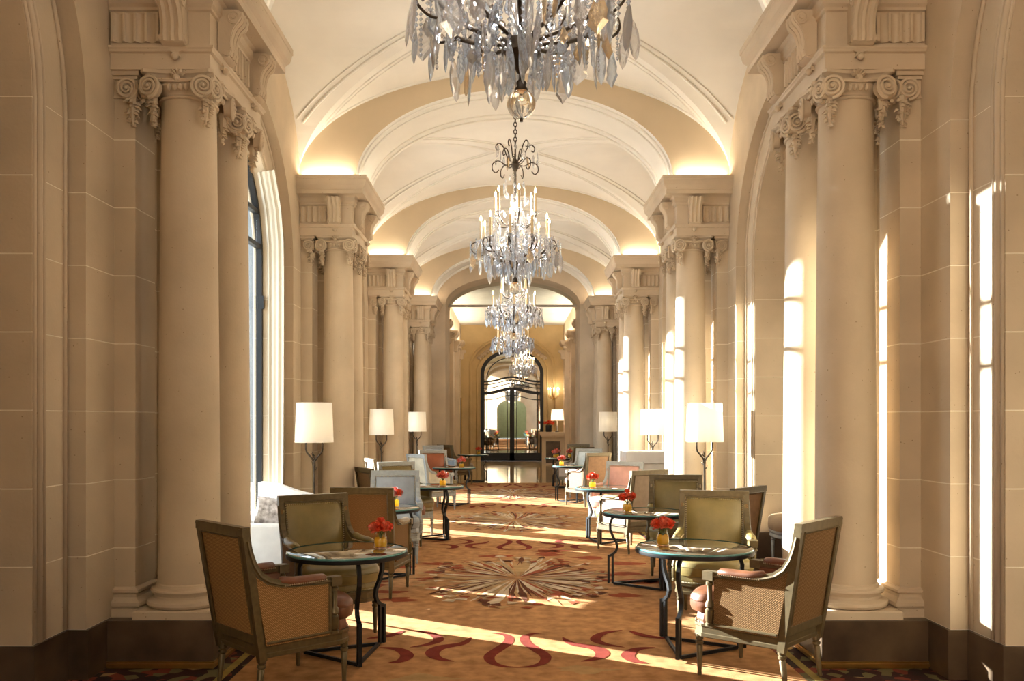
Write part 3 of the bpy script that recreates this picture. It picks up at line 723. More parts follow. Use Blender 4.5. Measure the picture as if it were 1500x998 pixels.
    for i in range(48):
        t = -1+2*i/47; x = .275*t; y = .330-.03*t*t-.03*t**6; nail((x, y+.002, .345))
    for s in (-1, 1):
        for i in range(20):
            y = -.17+.26*i/19; nail((s*(ax(y)+.031), y, .656)); nail((s*(ax(y)-.031), y, .656))
    M['nailheads'] = mb.mesh('nailhead_trim', W0)
    return M
CH = chair_meshes()
FR = {'gilt': mat('frame_gilt', (.115, .082, .034), .36, .3, .12, 30), 'grey': mat('frame_grey', (.36, .37, .35), .5, .05, .06, 30), 'taupe': mat('frame_taupe', (.15, .108, .052), .42, .3, .1, 30)}
def leather(n, c): return mat(n, c, .42, 0, .12, 7, .08, 120)
UP = {'copper': leather('leather_copper', (.165, .058, .024)), 'olive': leather('leather_olive', (.225, .165, .05)), 'grey': leather('leather_grey', (.33, .35, .37)),
      'cream': leather('leather_cream', (.60, .54, .40)), 'rust': leather('leather_rust', (.34, .09, .025)), 'pink': leather('leather_pink', (.62, .33, .25)), 'blue': leather('leather_blue', (.56, .63, .64)), 'taupe': leather('leather_taupe', (.30, .22, .14))}
OUTM = {'weave': weave_mat('woven_tan', (.42, .25, .10), (.20, .10, .04)), 'weave2': weave_mat('woven_brown', (.29, .17, .075), (.15, .08, .035)), 'cream': UP['cream'], 'grey': UP['grey'], 'taupe': mat('cloth_taupe', (.36, .27, .19), .8, 0, .06, 20, .1, 200), 'copper': mat('cloth_copper', (.27, .14, .06), .8, 0, .08, 20, .1, 200)}
NAIL = mat('nailhead', (.62, .52, .36), .3, .9, var=.05)
def chair(x, y, f, fr, up, outm, label):
    fx, fy = f; rz = math.atan2(fy, fx)-pi/2
    t = thing('armchair', label, 'armchair', (x-.044, y, .006), rz, 'armchairs round the glass tables')
    F_, U_, O_ = FR[fr], UP[up], OUTM[outm]
    for px, py, rot in ((-.232, -.275, .12), (.232, -.275, .12), (-.262, .255, 0), (.262, .255, 0)):
        setmat(inst('leg', CH['leg'], t, (px, py-(.03 if rot else 0), 0), (-rot if rot else 0, 0, 0)), F_)
    for k, nm, m in (('seat_rail', 'seat_rail', F_), ('seat_pad', 'seat_pad', U_), ('cushion', 'cushion', U_), ('back_frame', 'back_frame', F_), ('back_panel', 'back_panel', O_), ('back_pad', 'back_pad', U_), ('nailheads', 'nailhead_trim', NAIL)):
        setmat(inst(nm, CH[k], t), m)
    for q in 'lr':
        a = setmat(inst('arm', CH['arm_'+q], t), F_); setmat(inst('arm_pad', CH['arm_pad_'+q], a), U_)
        setmat(inst('arm_support', CH['arm_support_'+q], t), F_)
        p = setmat(inst('side_panel', CH['side_panel_'+q], t), O_); setmat(inst('side_pad', CH['side_pad_'+q], p), U_); setmat(inst('side_trim', CH['side_trim_'+q], p), F_)
    return t
for a in [
    (-1.38, 5.15, (.7, .71), 'gilt', 'copper', 'weave', 'copper leather armchair with woven tan back, drawn up beside the white-settee window'),
    (-1.38, 6.46, (.52, -.85), 'gilt', 'olive', 'weave2', 'olive leather armchair with studded square back, nearest the white settee'),
    (-1.28, 7.90, (.10, 1), 'gilt', 'taupe', 'weave2', 'brown woven-backed armchair standing back to back with the settee-side olive armchair'),
    (-1.34, 9.70, (.10, -1), 'grey', 'grey', 'grey', 'grey leather armchair with pale grey frame beside a window-side floor lamp'),
    (-1.50, 10.85, (.85, .5), 'gilt', 'copper', 'weave2', 'brown-backed armchair with copper seat tucked behind the grey leather armchair'),
    (-1.46, 11.92, (.5, -.85), 'grey', 'olive', 'taupe', 'olive armchair in a pale grey frame on the window side'),
    (-1.85, 13.5, (.9, .4), 'taupe', 'copper', 'copper', 'small brown armchair set close to the window wall, second window'),
    (-1.38, 15.3, (.75, .66), 'grey', 'olive', 'cream', 'cream-backed armchair in a grey frame, window side'),
    (-1.46, 16.75, (.3, -.95), 'grey', 'rust', 'taupe', 'rust orange leather armchair in a pale frame, window side'),
    (-1.65, 20.2, (.6, -.8), 'grey', 'grey', 'grey', 'small grey-blue armchair near the far window-side column'),
    (-1.35, 21.25, (.7, .7), 'taupe', 'taupe', 'weave2', 'brown armchair with its back to the hall at the window-side edge of the marble floor'),
    (1.55, 5.33, (-.72, .69), 'taupe', 'copper', 'weave2', 'copper leather armchair with woven brown back beside the niche-side column pedestal'),
    (1.63, 6.79, (-.23, -.97), 'gilt', 'olive', 'weave2', 'olive leather armchair with studded back in sunlight on the niche side'),
    (1.84, 7.85, (-.7, .7), 'gilt', 'copper', 'copper', 'gilt-framed armchair with copper back hidden behind the sunlit olive armchair'),
    (1.75, 8.92, (-.15, -.99), 'gilt', 'olive', 'taupe', 'dark olive armchair behind the second niche-side table'),
    (1.45, 10.5, (-.52, .85), 'taupe', 'olive', 'taupe', 'taupe cloth-backed armchair turned from the dark olive armchair'),
    (1.46, 11.97, (-.5, -.87), 'grey', 'pink', 'taupe', 'pink leather armchair in a pale grey frame'),
    (1.41, 16.0, (-.52, .85), 'taupe', 'copper', 'copper', 'brown-backed armchair turned away from the pink armchair'),
    (1.55, 17.72, (-.3, -.95), 'grey', 'blue', 'grey', 'pale blue leather armchair in a white-grey frame'),
    (1.60, 21.2, (-.3, -.95), 'taupe', 'olive', 'taupe', 'small olive armchair near the far niche-side column'),
    (1.42, 19.35, (-.52, .85), 'taupe', 'taupe', 'taupe', 'taupe armchair with its back to the pale blue armchair')]: chair(*a)

# ------------------------------------------------------------------ tables, vases with red flowers
TGLASS = mat('table_glass', (.10, .085, .055), .03, 0, 0, coat=1, spec=1.0)
GEDGE = mat('glass_edge', (.10, .26, .25), .08, 0, .05)
TM = {}
TM['top'] = MB().lathe([(.01, .70), (.396, .70), (.400, .704), (.402, .712), (.396, .716), (.01, .716)], 56).mesh('glass_top', [TGLASS], 40)
TM['edge'] = MB().lathe([(.398, .7035), (.4045, .7035), (.4045, .7125), (.397, .7165)], 56, cap=False).mesh('glass_edge', GEDGE, True)
TM['rim'] = MB().lathe([(.36, .678), (.408, .678), (.410, .682), (.410, .703), (.36, .703)], 56).mesh('rim', BLACKMETAL, 30)
lp = [(.27, .69), (.315, .645), (.335, .59), (.333, .53), (.305, .46), (.275, .41), (.265, .365), (.28, .32), (.315, .29), (.345, .275)]
TM['leg'] = MB().rbar([(r_, 0, z) for r_, z in lp], .024, .026, (0, 1, 0)).rbar([(.35, 0, .285), (.35, 0, .012), (.31, 0, .012), (.31, 0, .285)], .022, .022, (0, 1, 0), True).mesh('leg', BLACKMETAL)
tri = [(.30*cos(2*pi*k/3), .30*sin(2*pi*k/3), .012) for k in range(3)]
TM['str'] = MB().rbar([tri[0], tri[1]], .02, .022).rbar([tri[1], tri[2]], .02, .022).rbar([tri[2], tri[0]], .02, .022).mesh('stretcher', BLACKMETAL)
AMBER = shade_mat('amber_water', (.95, .66, .10), .6); CLEARG = pane_mat('clear_glass', (.99, .97, .88), .0)
GREEN = mat('stem_green', (.05, .12, .02), .6); PETAL = [mat('petal_red', (.85, .095, .03), .6, var=.2, scale=40), mat('petal_coral', (.90, .19, .10), .6, var=.2, scale=40), mat('petal_pink', (.90, .30, .27), .6, var=.2, scale=40)]
def flower_mesh(i):
    mb = MB(); rd = random.Random(i)
    for ring, (n_, rr, zz, tl) in enumerate(((9, .027, -.006, .1), (9, .026, .004, .5), (7, .02, .012, .9), (5, .011, .018, 1.2))):
        for k in range(n_):
            a = 2*pi*k/n_+ring*.4+rd.uniform(-.2, .2); d = Vector((cos(a), sin(a), 0)); n__ = Vector((-sin(a), cos(a), 0)); up = Vector((0, 0, 1))
            c = d*rr*.4+up*zz*.3; e = d*rr+up*(zz+rr*tl*.6+rd.uniform(0, .005)); hw = .012
            mb.add([c-n__*hw*.4, c+n__*hw*.4, e+n__*hw+up*rd.uniform(-.004, .004), e+d*.004+up*.004, e-n__*hw+up*rd.uniform(-.004, .004)], [(0, 1, 2, 3, 4)])
    mb.sphere((0, 0, .002), .014, 8, 6)
    return mb.mesh('flower', PETAL[i % 3], True)
FLW = [flower_mesh(i) for i in range(3)]
VAM = MB().lathe([(.044, .004), (.046, .01), (.047, .055), (.042, .078), (.034, .092), (.033, .112), (.031, .112), (.032, .092), (.040, .076), (.044, .055), (.043, .014), (.01, .012)], 20, cap=False).mesh('vase_body', CLEARG, True)
WAM = MB().lathe([(.01, .013), (.041, .014), (.042, .055), (.038, .074), (.01, .074)], 20).mesh('water', AMBER, True)
VBM = MB().lathe([(.01, 0), (.046, 0), (.046, .010), (.01, .012)], 20).mesh('vase_foot', pane_mat('foot_glass', (.9, .7, .45), .2), True)
def vase(x, y, z, label, kind=0):
    t = thing('flower_vase', label, 'vase', (x-.044, y, z), RND.uniform(0, 6), 'amber vases of red flowers')
    inst('vase_body', VAM, t); inst('water', WAM, t); inst('vase_foot', VBM, t)
    for i in range(9):
        a = 2*pi*i/8; rr = .047 if i < 8 else 0; h = .138+RND.uniform(-.012, .012)+(.034 if i == 8 else 0)
        MBs = MB().tube([(rr*.25*cos(a+2.5), rr*.25*sin(a+2.5), .02), (rr*.3*cos(a), rr*.3*sin(a), .1), (rr*cos(a), rr*sin(a), h)], .0025, 4); MBs.build('stem', GREEN, t)
        inst('flower', FLW[(kind if i % 3 else kind+1) % 3], t, (rr*cos(a), rr*sin(a), h), (-.7*sin(a)*(rr > 0), .7*cos(a)*(rr > 0), 0), (1.15, 1.15, 1.3))
    return t
def table(x, y, rot, label):
    t = thing('side_table', label, 'table', (x-.044, y, .006), rot, 'round glass-topped tables')
    g = inst('glass_top', TM['top'], t); inst('glass_edge', TM['edge'], g); inst('rim', TM['rim'], t); inst('stretcher', TM['str'], t)
    for k in range(3): inst('leg', TM['leg'], t, (0, 0, 0), (0, 0, 2*pi*k/3))
near = {'L': 'window side', 'R': 'niche side'}
TT = [(-1.115, 5.77, -1.15, 'round glass table with black iron legs between the copper and settee-side olive armchairs', (-.90, 5.84), 0),
      (-1.34, 8.64, .3, 'round glass table between the grey leather armchair and the woven-backed armchair, window side', (-1.18, 8.6), 2),
      (-1.05, 11.52, -.9, 'round glass table with scrolled iron legs behind the grey leather armchair, window side', (-.92, 11.4), 1),
      (-1.08, 16.1, .6, 'round glass table between the cream-backed and rust orange armchairs', (-.93, 15.9), 1),
      (-1.0, 22.3, .2, 'round glass table by the far marble floor, window side', (-.85, 22.2), 0),
      (1.282, 5.92, -2.1, 'round glass table between the two niche-side armchairs of copper and sunlit olive leather', (1.07, 5.97), 0),
      (1.30, 8.22, .9, 'round glass table in front of the dark olive armchair, niche side', (1.12, 8.15), 0),
      (1.26, 11.2, -1.9, 'round glass table in front of the pink armchair', (1.07, 11.1), 0),
      (1.22, 16.75, .7, 'round glass table in front of the pale blue armchair', (1.0, 16.7), 2),
      (1.22, 20.3, .1, 'round glass table in front of the small olive armchair, niche side', (1.05, 20.2), 1)]
for x, y, r_, lb, vp, kd in TT:
    table(x, y, r_, lb); vase(vp[0], vp[1], .7225, 'vase of %s flowers on the %s' % (('red', 'coral', 'pink')[kd], ' '.join(lb.split()[1:11]).rstrip(',')), kd)
for i, (x, y) in enumerate([(1.42, 20.45), (1.12, 20.5)]): vase(x, y, .7225, 'extra small vase of coral flowers on the small olive armchair table', 1)

# ------------------------------------------------------------------ floor lamps
LM = {'shade': MB().lathe([(.222, 1.352), (.205, 1.812)], 40, cap=False).mesh('shade', SHADE, True)}
mb = MB().lathe([(.15, 0), (.15, .012), (.12, .02), (.02, .03), (.013, .05), (.012, 1.08), (.016, 1.10), (.012, 1.14)], 16)
LM['pole'] = mb.mesh('pole', BRONZE, 40)
mb = MB()
for s in (-1, 1): mb.tube([(0, 0, 1.12), (s*.03, 0, 1.17), (s*.085, 0, 1.235), (s*.095, 0, 1.27), (s*.095, 0, 1.355), (s*.07, 0, 1.37), (0, 0, 1.375)], .011, 6)
rd = random.Random(3)
for i in range(9):
    a = i*1.3; z = 1.02+.022*i; mb.tube([(0, 0, z), (.02*cos(a), .02*sin(a), z+.02), (.035*cos(a), .035*sin(a), z+.05)], [.009, .007, .002], 5)
LM['fork'] = mb.mesh('fork', BRONZE, True)
LM['spider'] = MB().tube([(-.205, 0, 1.80), (.205, 0, 1.80)], .004, 4).tube([(0, -.205, 1.80), (0, .205, 1.80)], .004, 4).tube([(0, 0, 1.37), (0, 0, 1.80)], .006, 5).mesh('shade_carrier', BRONZE)
BULB = mat('lamp_bulb', (1, .9, .75), .5, var=0, emit=(1, .8, .5), es=14)
LM['bulb'] = MB().sphere((0, 0, 1.56), .035, 10, 8).mesh('bulb', BULB, True)
for x, y, lb in [(-2.29, 9.85, 'floor lamp with drum shade at the first window-side pier past the white settee'), (-2.31, 15.1, 'floor lamp with drum shade beside the pier near the cream-backed armchair'), (-2.22, 20.0, 'floor lamp with drum shade by the far window-side column'),
                 (2.54, 7.15, 'floor lamp with drum shade standing half hidden behind the niche-side column pair'), (2.31, 10.1, 'floor lamp with drum shade behind the dark olive armchair'), (2.53, 15.1, 'floor lamp with drum shade beside the white marble console'), (2.28, 19.9, 'floor lamp with drum shade by the far niche-side column')]:
    t = thing('floor_lamp', lb, 'floor lamp', (x-.044, y, 0), 0, 'drum-shade floor lamps')
    for k in ('pole', 'fork', 'shade'): inst({'pole': 'pole'}.get(k, k), LM[k], t)
    inst('shade_carrier', LM['spider'], t); inst('bulb', LM['bulb'], t)
    light('POINT', 'lamp_light', (0, 0, 1.56), LAMP, WARM, t, shadow_soft_size=.05)

# ------------------------------------------------------------------ chandeliers
def pend_mesh(kind, m):
    if kind == 0: out = [(0, .02), (.012, 0), (.034, -.055), (.030, -.075), (.038, -.09), (.012, -.118), (0, -.13)]      # kite plaque
    elif kind == 1: out = [(0, .015), (.010, 0), (.020, -.04), (.022, -.09), (.012, -.135), (0, -.155)]                # spear
    elif kind == 2: out = [(0, .012), (.009, 0), (.020, -.03), (.014, -.05), (0, -.062)]                              # small drop
    else: out = [(0, .01), (.007, 0), (.011, -.05), (.010, -.11), (0, -.13)]                                         # icicle
    full = out+[(-x, z) for x, z in reversed(out[1:-1])]; c = sum(z for x, z in full)/len(full); th = .006
    n = len(full); v = [(x, 0, z) for x, z in full]+[(x*.55, -th, c+(z-c)*.6) for x, z in full]+[(x*.55, th, c+(z-c)*.6) for x, z in full]
    f = [(i, (i+1) % n, n+(i+1) % n, n+i) for i in range(n)]+[(i, 2*n+i, 2*n+(i+1) % n, (i+1) % n) for i in range(n)]+[tuple(range(n, 2*n)), tuple(range(2*n, 3*n))[::-1]]
    return MB().add(v, f).mesh('pendant', m)
PEND = {(k, i): pend_mesh(k, CRYSTAL[i]) for k in range(4) for i in range(4)}
ZH = 3.20            # height of the hub; all z below are world heights of the first chandelier
def armp(r1, z0, z1, dip): return [(.03, z0), (r1*.30, z0-dip*.6), (r1*.6, z0-dip), (r1*.85, z0-dip*.5+(z1-z0)*.3), (r1*1.0, z0+(z1-z0)*.7), (r1*.98, z1)]
CM = {}
CM['arm_low'] = MB().tube(sm([(r_, 0, z) for r_, z in armp(.36, 3.20, 3.42, -.05)]), .0105, 6).tube(sm([(.10, 0, 3.22), (.16, 0, 3.25), (.20, 0, 3.32), (.17, 0, 3.37), (.13, 0, 3.35), (.14, 0, 3.31)]), .0065, 5).tube(sm([(.30, 0, 3.28), (.39, 0, 3.28), (.45, 0, 3.33), (.44, 0, 3.39), (.40, 0, 3.40), (.39, 0, 3.36)]), .0065, 5).mesh('arm', BRONZE, True)
CM['arm_up'] = MB().tube(sm([(r_, 0, z) for r_, z in armp(.22, 3.62, 3.70, .04)]), .008, 6).mesh('arm', BRONZE, True)
CM['pan'] = MB().lathe([(.006, -.02), (.03, -.012), (.044, .002), (.04, .004), (.014, 0), (.014, .02)], 12).mesh('drip_pan', CRYSTAL[0], True)
CM['candle'] = MB().lathe([(.0125, .015), (.0125, .20), (.006, .205)], 10).mesh('candle', CANDLE, 40)
CM['flame'] = MB().lathe([(.004, .203), (.010, .215), (.011, .225), (.006, .245), (.001, .262)], 8).mesh('bulb', FLAME, True)
CM['hub'] = MB().lathe([(.005, 3.08), (.02, 3.09), (.035, 3.12), (.06, 3.15), (.085, 3.165), (.085, 3.215), (.05, 3.23), (.02, 3.25), (.015, 3.27)], 16).mesh('hub', BRONZE, 40)
CM['stem'] = MB().lathe([(.012, 3.25), (.03, 3.3), (.055, 3.38), (.06, 3.45), (.03, 3.53), (.018, 3.58), (.04, 3.62), (.03, 3.68), (.018, 3.75), (.03, 3.82), (.03, 3.9), (.015, 3.98), (.022, 4.05), (.012, 4.15)], 12).mesh('stem', CRYSTAL[0], 40)
CM['rod'] = MB().tube([(0, 0, 3.1), (0, 0, 4.46)], .009, 6).mesh('rod', BRONZE)
CM['ball'] = MB().sphere((0, 0, 2.955), .062, 24, 16).mesh('glass_ball', BALLG, True)
CM['ballcap'] = MB().lathe([(.022, 3.005), (.03, 3.018), (.02, 3.03), (.024, 3.045), (.012, 3.06), (.008, 3.1)], 12).tube([(0, 0, 2.895), (0, 0, 2.88)], .008, 6).mesh('ball_cap', BRONZE, True)
p = []
for k in range(15): a = k/14*pi*1.5; p.append((.06+.10*(k/14)+.055*sin(a)*.6, 0, 4.22+.17*sin(k/14*pi*.9)-.02*cos(a)))
CM['crown'] = MB().tube(sm([(.02, 0, 4.22), (.08, 0, 4.28), (.12, 0, 4.38), (.165, 0, 4.42), (.2, 0, 4.39), (.19, 0, 4.35), (.165, 0, 4.36)]), .0065, 6).tube(sm([(.02, 0, 4.22), (.09, 0, 4.2), (.17, 0, 4.24), (.23, 0, 4.21), (.235, 0, 4.15), (.2, 0, 4.12), (.17, 0, 4.15)]), .006, 6).mesh('crown_scroll', BRONZE, True)
CM['top_hub'] = MB().lathe([(.012, 4.14), (.03, 4.17), (.045, 4.21), (.03, 4.24), (.012, 4.27)], 12).mesh('crown_hub', BRONZE, 40)
lk = MB(); lk.tube([(.016*cos(2*pi*i/12), 0, .024*sin(2*pi*i/12)) for i in range(12)], .0055, 5, True, True); CM['link'] = lk.mesh('chain_link', BRONZE, True)
def bead_mesh():
    mb = MB()
    for i in range(14):
        t = i/13; r_ = .06+.24*t**1.4; z = 3.66-.33*t-.06*sin(pi*t); mb.octa((r_, 0, z), .0105)
    return mb.mesh('bead_string', CRYSTAL[0])
CM['beads'] = bead_mesh()
CM['beads2'] = (lambda mb: [mb.octa((.34-.25*(i/11), 0, 3.27-.16*(i/11)-.03*sin(pi*i/11)), .010) for i in range(12)] and mb.mesh('bead_string', CRYSTAL[1]))(MB())
def string(n, f, r, rz, nm, m):
    mb = MB()
    for i in range(n): mb.octa(f(i/(n-1)), r, rz)
    return mb.mesh(nm, m)
arc = lambda R_, z, dip: (lambda u: (R_*cos((2*u-1)*pi/10), R_*sin((2*u-1)*pi/10), z-dip*(1-(2*u-1)**2)))
CM['swag'] = [string(15, arc(.40, 3.40, .10), .0115, None, 'bead_swag', CRYSTAL[0]), string(11, arc(.27, 3.50, .09), .0105, None, 'bead_swag', CRYSTAL[0])]
CM['drops'] = [string(9, lambda u, R_=R_, z=z: (R_, 0, z-.18*u), .010, .0125, 'bead_drop', CRYSTAL[1]) for R_, z in ((.46, 3.40), (.31, 3.36), (.19, 3.30))]
def chandelier(x, y, label, seed, dz=0, ztop=5.92, power=1):
    rd = random.Random(seed)
    t = thing('chandelier', label, 'chandelier', (x, y, 2.89+dz), rd.uniform(0, 1), 'crystal chandeliers down the hall'); Z = -2.89
    for k in ('hub', 'stem', 'rod', 'ball', 'ballcap', 'top_hub'): inst({'hub': 'hub', 'stem': 'stem', 'rod': 'rod', 'ball': 'glass_ball', 'ballcap': 'ball_cap', 'top_hub': 'crown_hub'}[k], CM[k], t, (0, 0, Z))
    n = int((ztop-dz-4.46)/.038)
    for i in range(n): inst('chain_link', CM['link'], t, (0, 0, Z+4.47+.038*i), (0, 0, pi/2*(i % 2)))
    def candle(a, r_, z):
        par = arm
        for k, nm in (('pan', 'drip_pan'), ('candle', 'candle'), ('flame', 'bulb')): inst(nm, CM[k], par, (r_, 0, z))
    for i in range(10):
        a = 2*pi*i/10; arm = inst('arm', CM['arm_low'], t, (0, 0, Z), (0, 0, a)); candle(a, .353, 3.42)
    for i in range(6):
        a = 2*pi*(i+.5)/6; arm = inst('arm', CM['arm_up'], t, (0, 0, Z), (0, 0, a)); candle(a, .216, 3.70)
    for i in range(6): inst('crown_scroll', CM['crown'], t, (0, 0, Z), (0, 0, 2*pi*i/6))
    for i in range(14): inst('bead_string', CM['beads'], t, (0, 0, Z), (0, 0, 2*pi*i/14))
    for i in range(14): inst('bead_string', CM['beads2'], t, (0, 0, Z), (0, 0, 2*pi*(i+.5)/14))
    for i in range(10):
        for m_ in CM['swag']: inst('bead_swag', m_, t, (0, 0, Z), (0, 0, 2*pi*(i+.5)/10))
    for i in range(20):
        for m_ in CM['drops']: inst('bead_drop', m_, t, (0, 0, Z), (0, 0, 2*pi*(i+.25)/20))
    def pend(r_, a, z, kinds, tints=(0, 0, 0, 1, 1, 2, 3), big=1):
        k = rd.choice(kinds); m = rd.choice(tints); s_ = big*rd.uniform(.85, 1.2)
        inst('pendant', PEND[(k, m)], t, (r_*cos(a), r_*sin(a), Z+z), (rd.uniform(-.12, .12), rd.uniform(-.12, .12), rd.uniform(0, 2*pi)), (s_, s_, s_))
    for i in range(26): a = 2*pi*i/26; pend(.44+rd.uniform(-.03, .04), a, 3.30+rd.uniform(-.05, .06), (0, 0, 1), big=1.15)
    for i in range(34): a = 2*pi*i/34; pend(.34+rd.uniform(-.04, .05), a, 3.26+rd.uniform(-.06, .12), (0, 1, 3, 1))
    for i in range(40): a = 2*pi*i/40; pend(.24+rd.uniform(-.05, .05), a, 3.22+rd.uniform(-.06, .12), (1, 3, 2))
    for i in range(20): a = 2*pi*i/20; pend(.13+rd.uniform(-.03, .03), a, 3.16+rd.uniform(-.05, .05), (1, 3), (0, 0, 1))
    for i in range(30): a = 2*pi*i/30; pend(.37+rd.uniform(-.04, .08), a, 3.43+rd.uniform(-.04, .02), (2, 2, 1), (0, 0, 1))
    for i in range(24): a = 2*pi*i/24; pend(.26+rd.uniform(-.05, .05), a, 3.52+rd.uniform(-.08, .10), (2, 1), (0, 0, 1))
    for i in range(14): a = 2*pi*i/14; pend(.2+rd.uniform(-.03, .03), a, 3.68, (2, 1, 3), (0, 0, 1))
    for i in range(14): a = 2*pi*i/14; pend(.12+rd.uniform(-.03, .03), a, 3.95+rd.uniform(-.12, .12), (2, 3), (0, 0, 1))
    for i in range(18): a = 2*pi*i/18; pend(.2+rd.uniform(-.02, .03), a, 4.33+rd.uniform(-.12, .08), (0, 1, 2), (0, 0, 0, 2), .8)
    light('POINT', 'chandelier_light', (0, 0, Z+3.78), CHAND*power, (1, .91, .78), t, shadow_soft_size=.12)
    for i in range(5): light('POINT', 'crystal_fill', (.2*cos(1.26*i), .2*sin(1.26*i), Z+3.37), 5.0, (.96, .98, 1), t, shadow_soft_size=.02)  # unseen fill lights added among the pendants to make the crystals sparkle
    return t
LB = ['large crystal chandelier hanging before the first pair of columns, cut by the ceiling edge', 'crystal chandelier with lit candles over the starburst nearest the white settee', 'crystal chandelier directly beyond the one over the settee, second window bay', 'small crystal chandelier in the last vaulted bay before the marble lobby']
for i, yc in enumerate(BAYS[1:]): chandelier(0, yc, LB[i], 20+i, power=(.4, .8, .8, .8)[i])
chandelier(.36, 28.0, 'warm crystal chandelier hanging in the marble lobby before the mirrored doors', 40, dz=.02, ztop=5.50, power=1.2)

# ------------------------------------------------------------------ settee with pillows, stool, console, lobby furniture
st = thing('settee', 'white upholstered settee with one high curved end in the first window', 'sofa', (-2.56, 8.95, 0))
def rbox(x0, y0, z0, x1, y1, z1, q=.03):
    return MB().loft([[(x0+i, y0+i, z), (x1-i, y0+i, z), (x1-i, y1-i, z), (x0+i, y1-i, z)] for z, i in ((z0, q*.5), (z0+q, 0), (z1-q, 0), (z1-q*.3, q*.3), (z1, q))])
rbox(-.28, -.45, .10, .28, .56, .30).build('base', WHITEFAB, st); rbox(-.26, -.42, .30, .28, .53, .46, .05).build('seat_cushion', WHITEFAB, st)
rbox(-.28, -.56, .08, .30, -.42, .575, .03).build('low_end', WHITEFAB, st)
MB().loft([[(-.32, y, .08), (.32, y, .08), (.32, y, .70), (.27, y, .775), (.20, y, .79), (.12, y, .81), (.02, y, .845), (-.1, y, .885), (-.22, y, .905), (-.32, y, .91)] for y in (.54, .56, .66, .68)]).build('high_end', WHITEFAB, st, 30)
rbox(-.34, -.5, .08, -.26, .6, .62, .03).build('back', WHITEFAB, st)
for px, py in ((-.25, -.5), (.25, -.5), (-.25, .6), (.25, .6)): MB().lathe([(.015, 0), (.025, .1)], 8, (px, py)).build('leg', FR['gilt'], st)
PILM = mat('pillow_print', (.36, .33, .34), .9, var=.2, scale=14, c2=(.66, .65, .68))
def pillow_mesh():
    L = []; n = 10
    mb = MB(); v = []; f = []
    for s in (-1, 1):
        b = len(v)
        for i in range(n+1):
            for j in range(n+1):
                u, w_ = i/n*2-1, j/n*2-1; h = .07*max(0, (1-u**4)*(1-w_**4))**.6; k = 1-.06*(1-abs(u*w_)); v.append((u*.2*k, s*h, w_*.2*k))
        f += [(b+i*(n+1)+j, b+(i+1)*(n+1)+j, b+(i+1)*(n+1)+j+1, b+i*(n+1)+j+1) for i in range(n) for j in range(n)]
    return mb.add(v, f).mesh('pillow', PILM, True)
PIL = pillow_mesh()
for x, y, r3, lb in ((-2.62, 9.08, (-.25, .12, .2), 'grey printed pillow leaning at the back of the white settee'), (-2.42, 9.28, (-.3, -.2, -.1), 'grey printed pillow propped on the high end of the white settee')):
    tag(inst('pillow', PIL, None, (x, y, .625), r3, (.8, .8, .8)), lb, 'pillow', 'settee pillows')
ot = thing('footstool', 'round-cornered tan upholstered stool with slender pale legs in the stone niche', 'stool', (3.16, 9.55, 0))
MB().loft([[(.27*q*(abs(cos(a))**.6)*(1 if cos(a) > 0 else -1), .27*q*(abs(sin(a))**.6)*(1 if sin(a) > 0 else -1), z) for a in [2*pi*i/24 for i in range(24)]] for q, z in ((.93, .36), (1, .38), (1.02, .44), (1, .50), (.9, .53), (.6, .55), (.1, .555))]).build('cushion', mat('tan_leather', (.42, .30, .18), .5), ot, 50)
MB().loft([[(.26*q*(abs(cos(a))**.6)*(1 if cos(a) > 0 else -1), .26*q*(abs(sin(a))**.6)*(1 if sin(a) > 0 else -1), z) for a in [2*pi*i/24 for i in range(24)]] for q, z in ((.95, .29), (1, .30), (.97, .33), (1.02, .35), (1.02, .37))]).build('seat_rail', FR['grey'], ot, 30)
for px in (-.19, .19):
    for py in (-.19, .19): setmat(inst('leg', CH['leg'], ot, (px, py, 0), (0, 0, 0), (1, 1, 1.18)), FR['grey'])
cs = thing('marble_console', 'white veined marble console counter beside a niche-side floor lamp', 'console', (2.2, 14.1, .002))
rbox(-.36, -.25, .90, .36, .6, 1.09, .01).build('marble_top', WHITEMARBLE, cs); rbox(-.33, -.22, 0, .33, .57, .90, .01).build('body', WHITEFAB, cs)
mt = thing('mantel', 'cream stone mantel table standing beside the mirrored doors', 'mantel', (1.5, 31.2, 0))
MB().loft([[(-q, -.2-q*.1, z), (q, -.2-q*.1, z), (q, .2, z), (-q, .2, z)] for q, z in ((.42, 1.02), (.45, 1.06), (.47, 1.10), (.5, 1.14), (.5, 1.2))]).build('shelf', STONE2, mt)
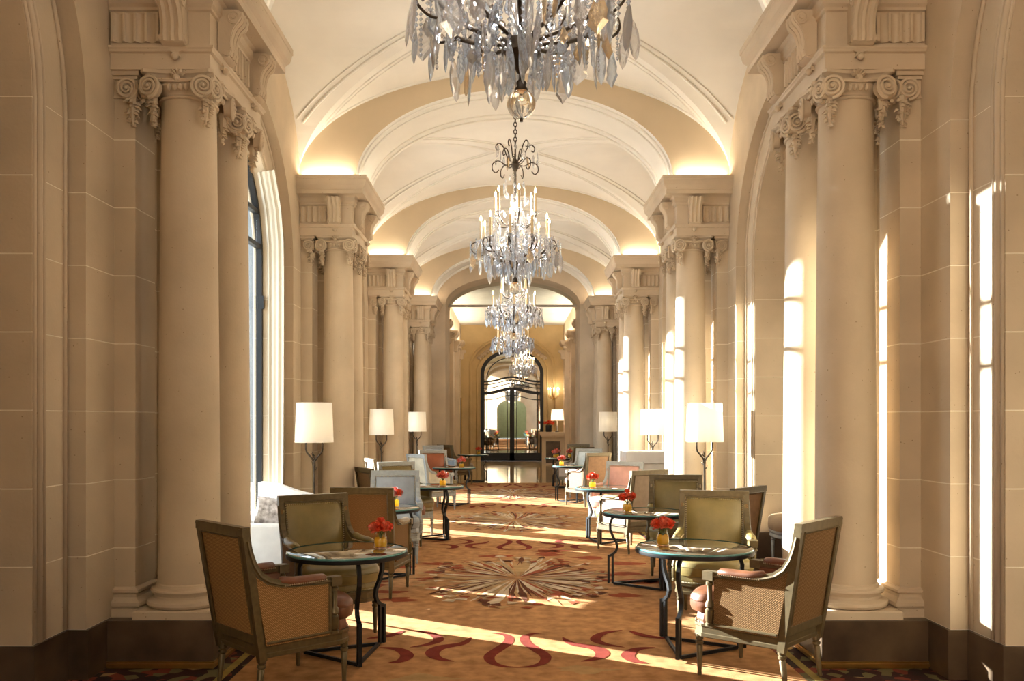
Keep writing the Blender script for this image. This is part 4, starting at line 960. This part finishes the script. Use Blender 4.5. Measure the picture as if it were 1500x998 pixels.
MB().box(-.40, -.15, 0, .40, .2, 1.02).build('body', STONE, mt); MB().box(-.26, -.165, .05, .26, -.14, .85).build('panel', DARKBASE, mt)
tl = thing('table_lamp', 'lit table lamp with cream shade on the stone mantel', 'lamp', (1.66, 31.2, 1.2))
MB().lathe([(.24, .42), (.21, .82)], 28, cap=False).build('shade', SHADE, tl, True); MB().lathe([(.08, 0), (.08, .015), (.02, .03), (.012, .45)], 12).build('stand', BRONZE, tl, True)
light('POINT', 'table_lamp_light', (0, 0, .6), 14, WARM, tl, shadow_soft_size=.05)
pp = thing('flower_pot', 'black pot of red flowers on the stone mantel beside the lamp', 'flower pot', (1.34, 31.1, 1.2))
MB().lathe([(.09, 0), (.11, .02), (.12, .24), (.10, .25)], 14).build('pot', BLACKMETAL, pp, True)
for i in range(14):
    a = i*2.4; q = .03*sqrt(i)*1.6; inst('flower', FLW[0], pp, (q*cos(a), q*sin(a), .32+RND.uniform(-.04, .04)), (RND.uniform(-.4, .4), RND.uniform(-.4, .4), 0), (2, 2, 2))
    MB().tube([(q*.3*cos(a), q*.3*sin(a), .2), (q*cos(a), q*sin(a), .33)], .004, 4).build('stem', GREEN, pp)
sn = thing('wall_sconce', 'gilt candle sconce with lit bulbs on the wall beside the mirrored doors', 'sconce', (1.66, YD-.15, 2.55))
MB().lathe([(.01, -.1), (.05, -.05), (.03, .05), (.05, .1), (.01, .5)], 10, (0, 0)).build('backplate', BRASS, sn, True)
for i in range(5):
    a = pi+pi*i/4; ar = MB().tube([(0, 0, 0), (.12*cos(a), .12*sin(a)-.02, -.06), (.2*cos(a), .2*sin(a)-.04, .02), (.2*cos(a), .2*sin(a)-.04, .08)], .012, 6).build('arm', BRASS, sn, True)
    inst('candle', CM['candle'], ar, (.2*cos(a), .2*sin(a)-.04, .07), (0, 0, 0), (1.3, 1.3, 1)); inst('bulb', CM['flame'], ar, (.2*cos(a), .2*sin(a)-.04, .07), (0, 0, 0), (2, 2, 1.2))
light('POINT', 'sconce_light', (0, -.3, .3), 10, WARM, sn, shadow_soft_size=.06)
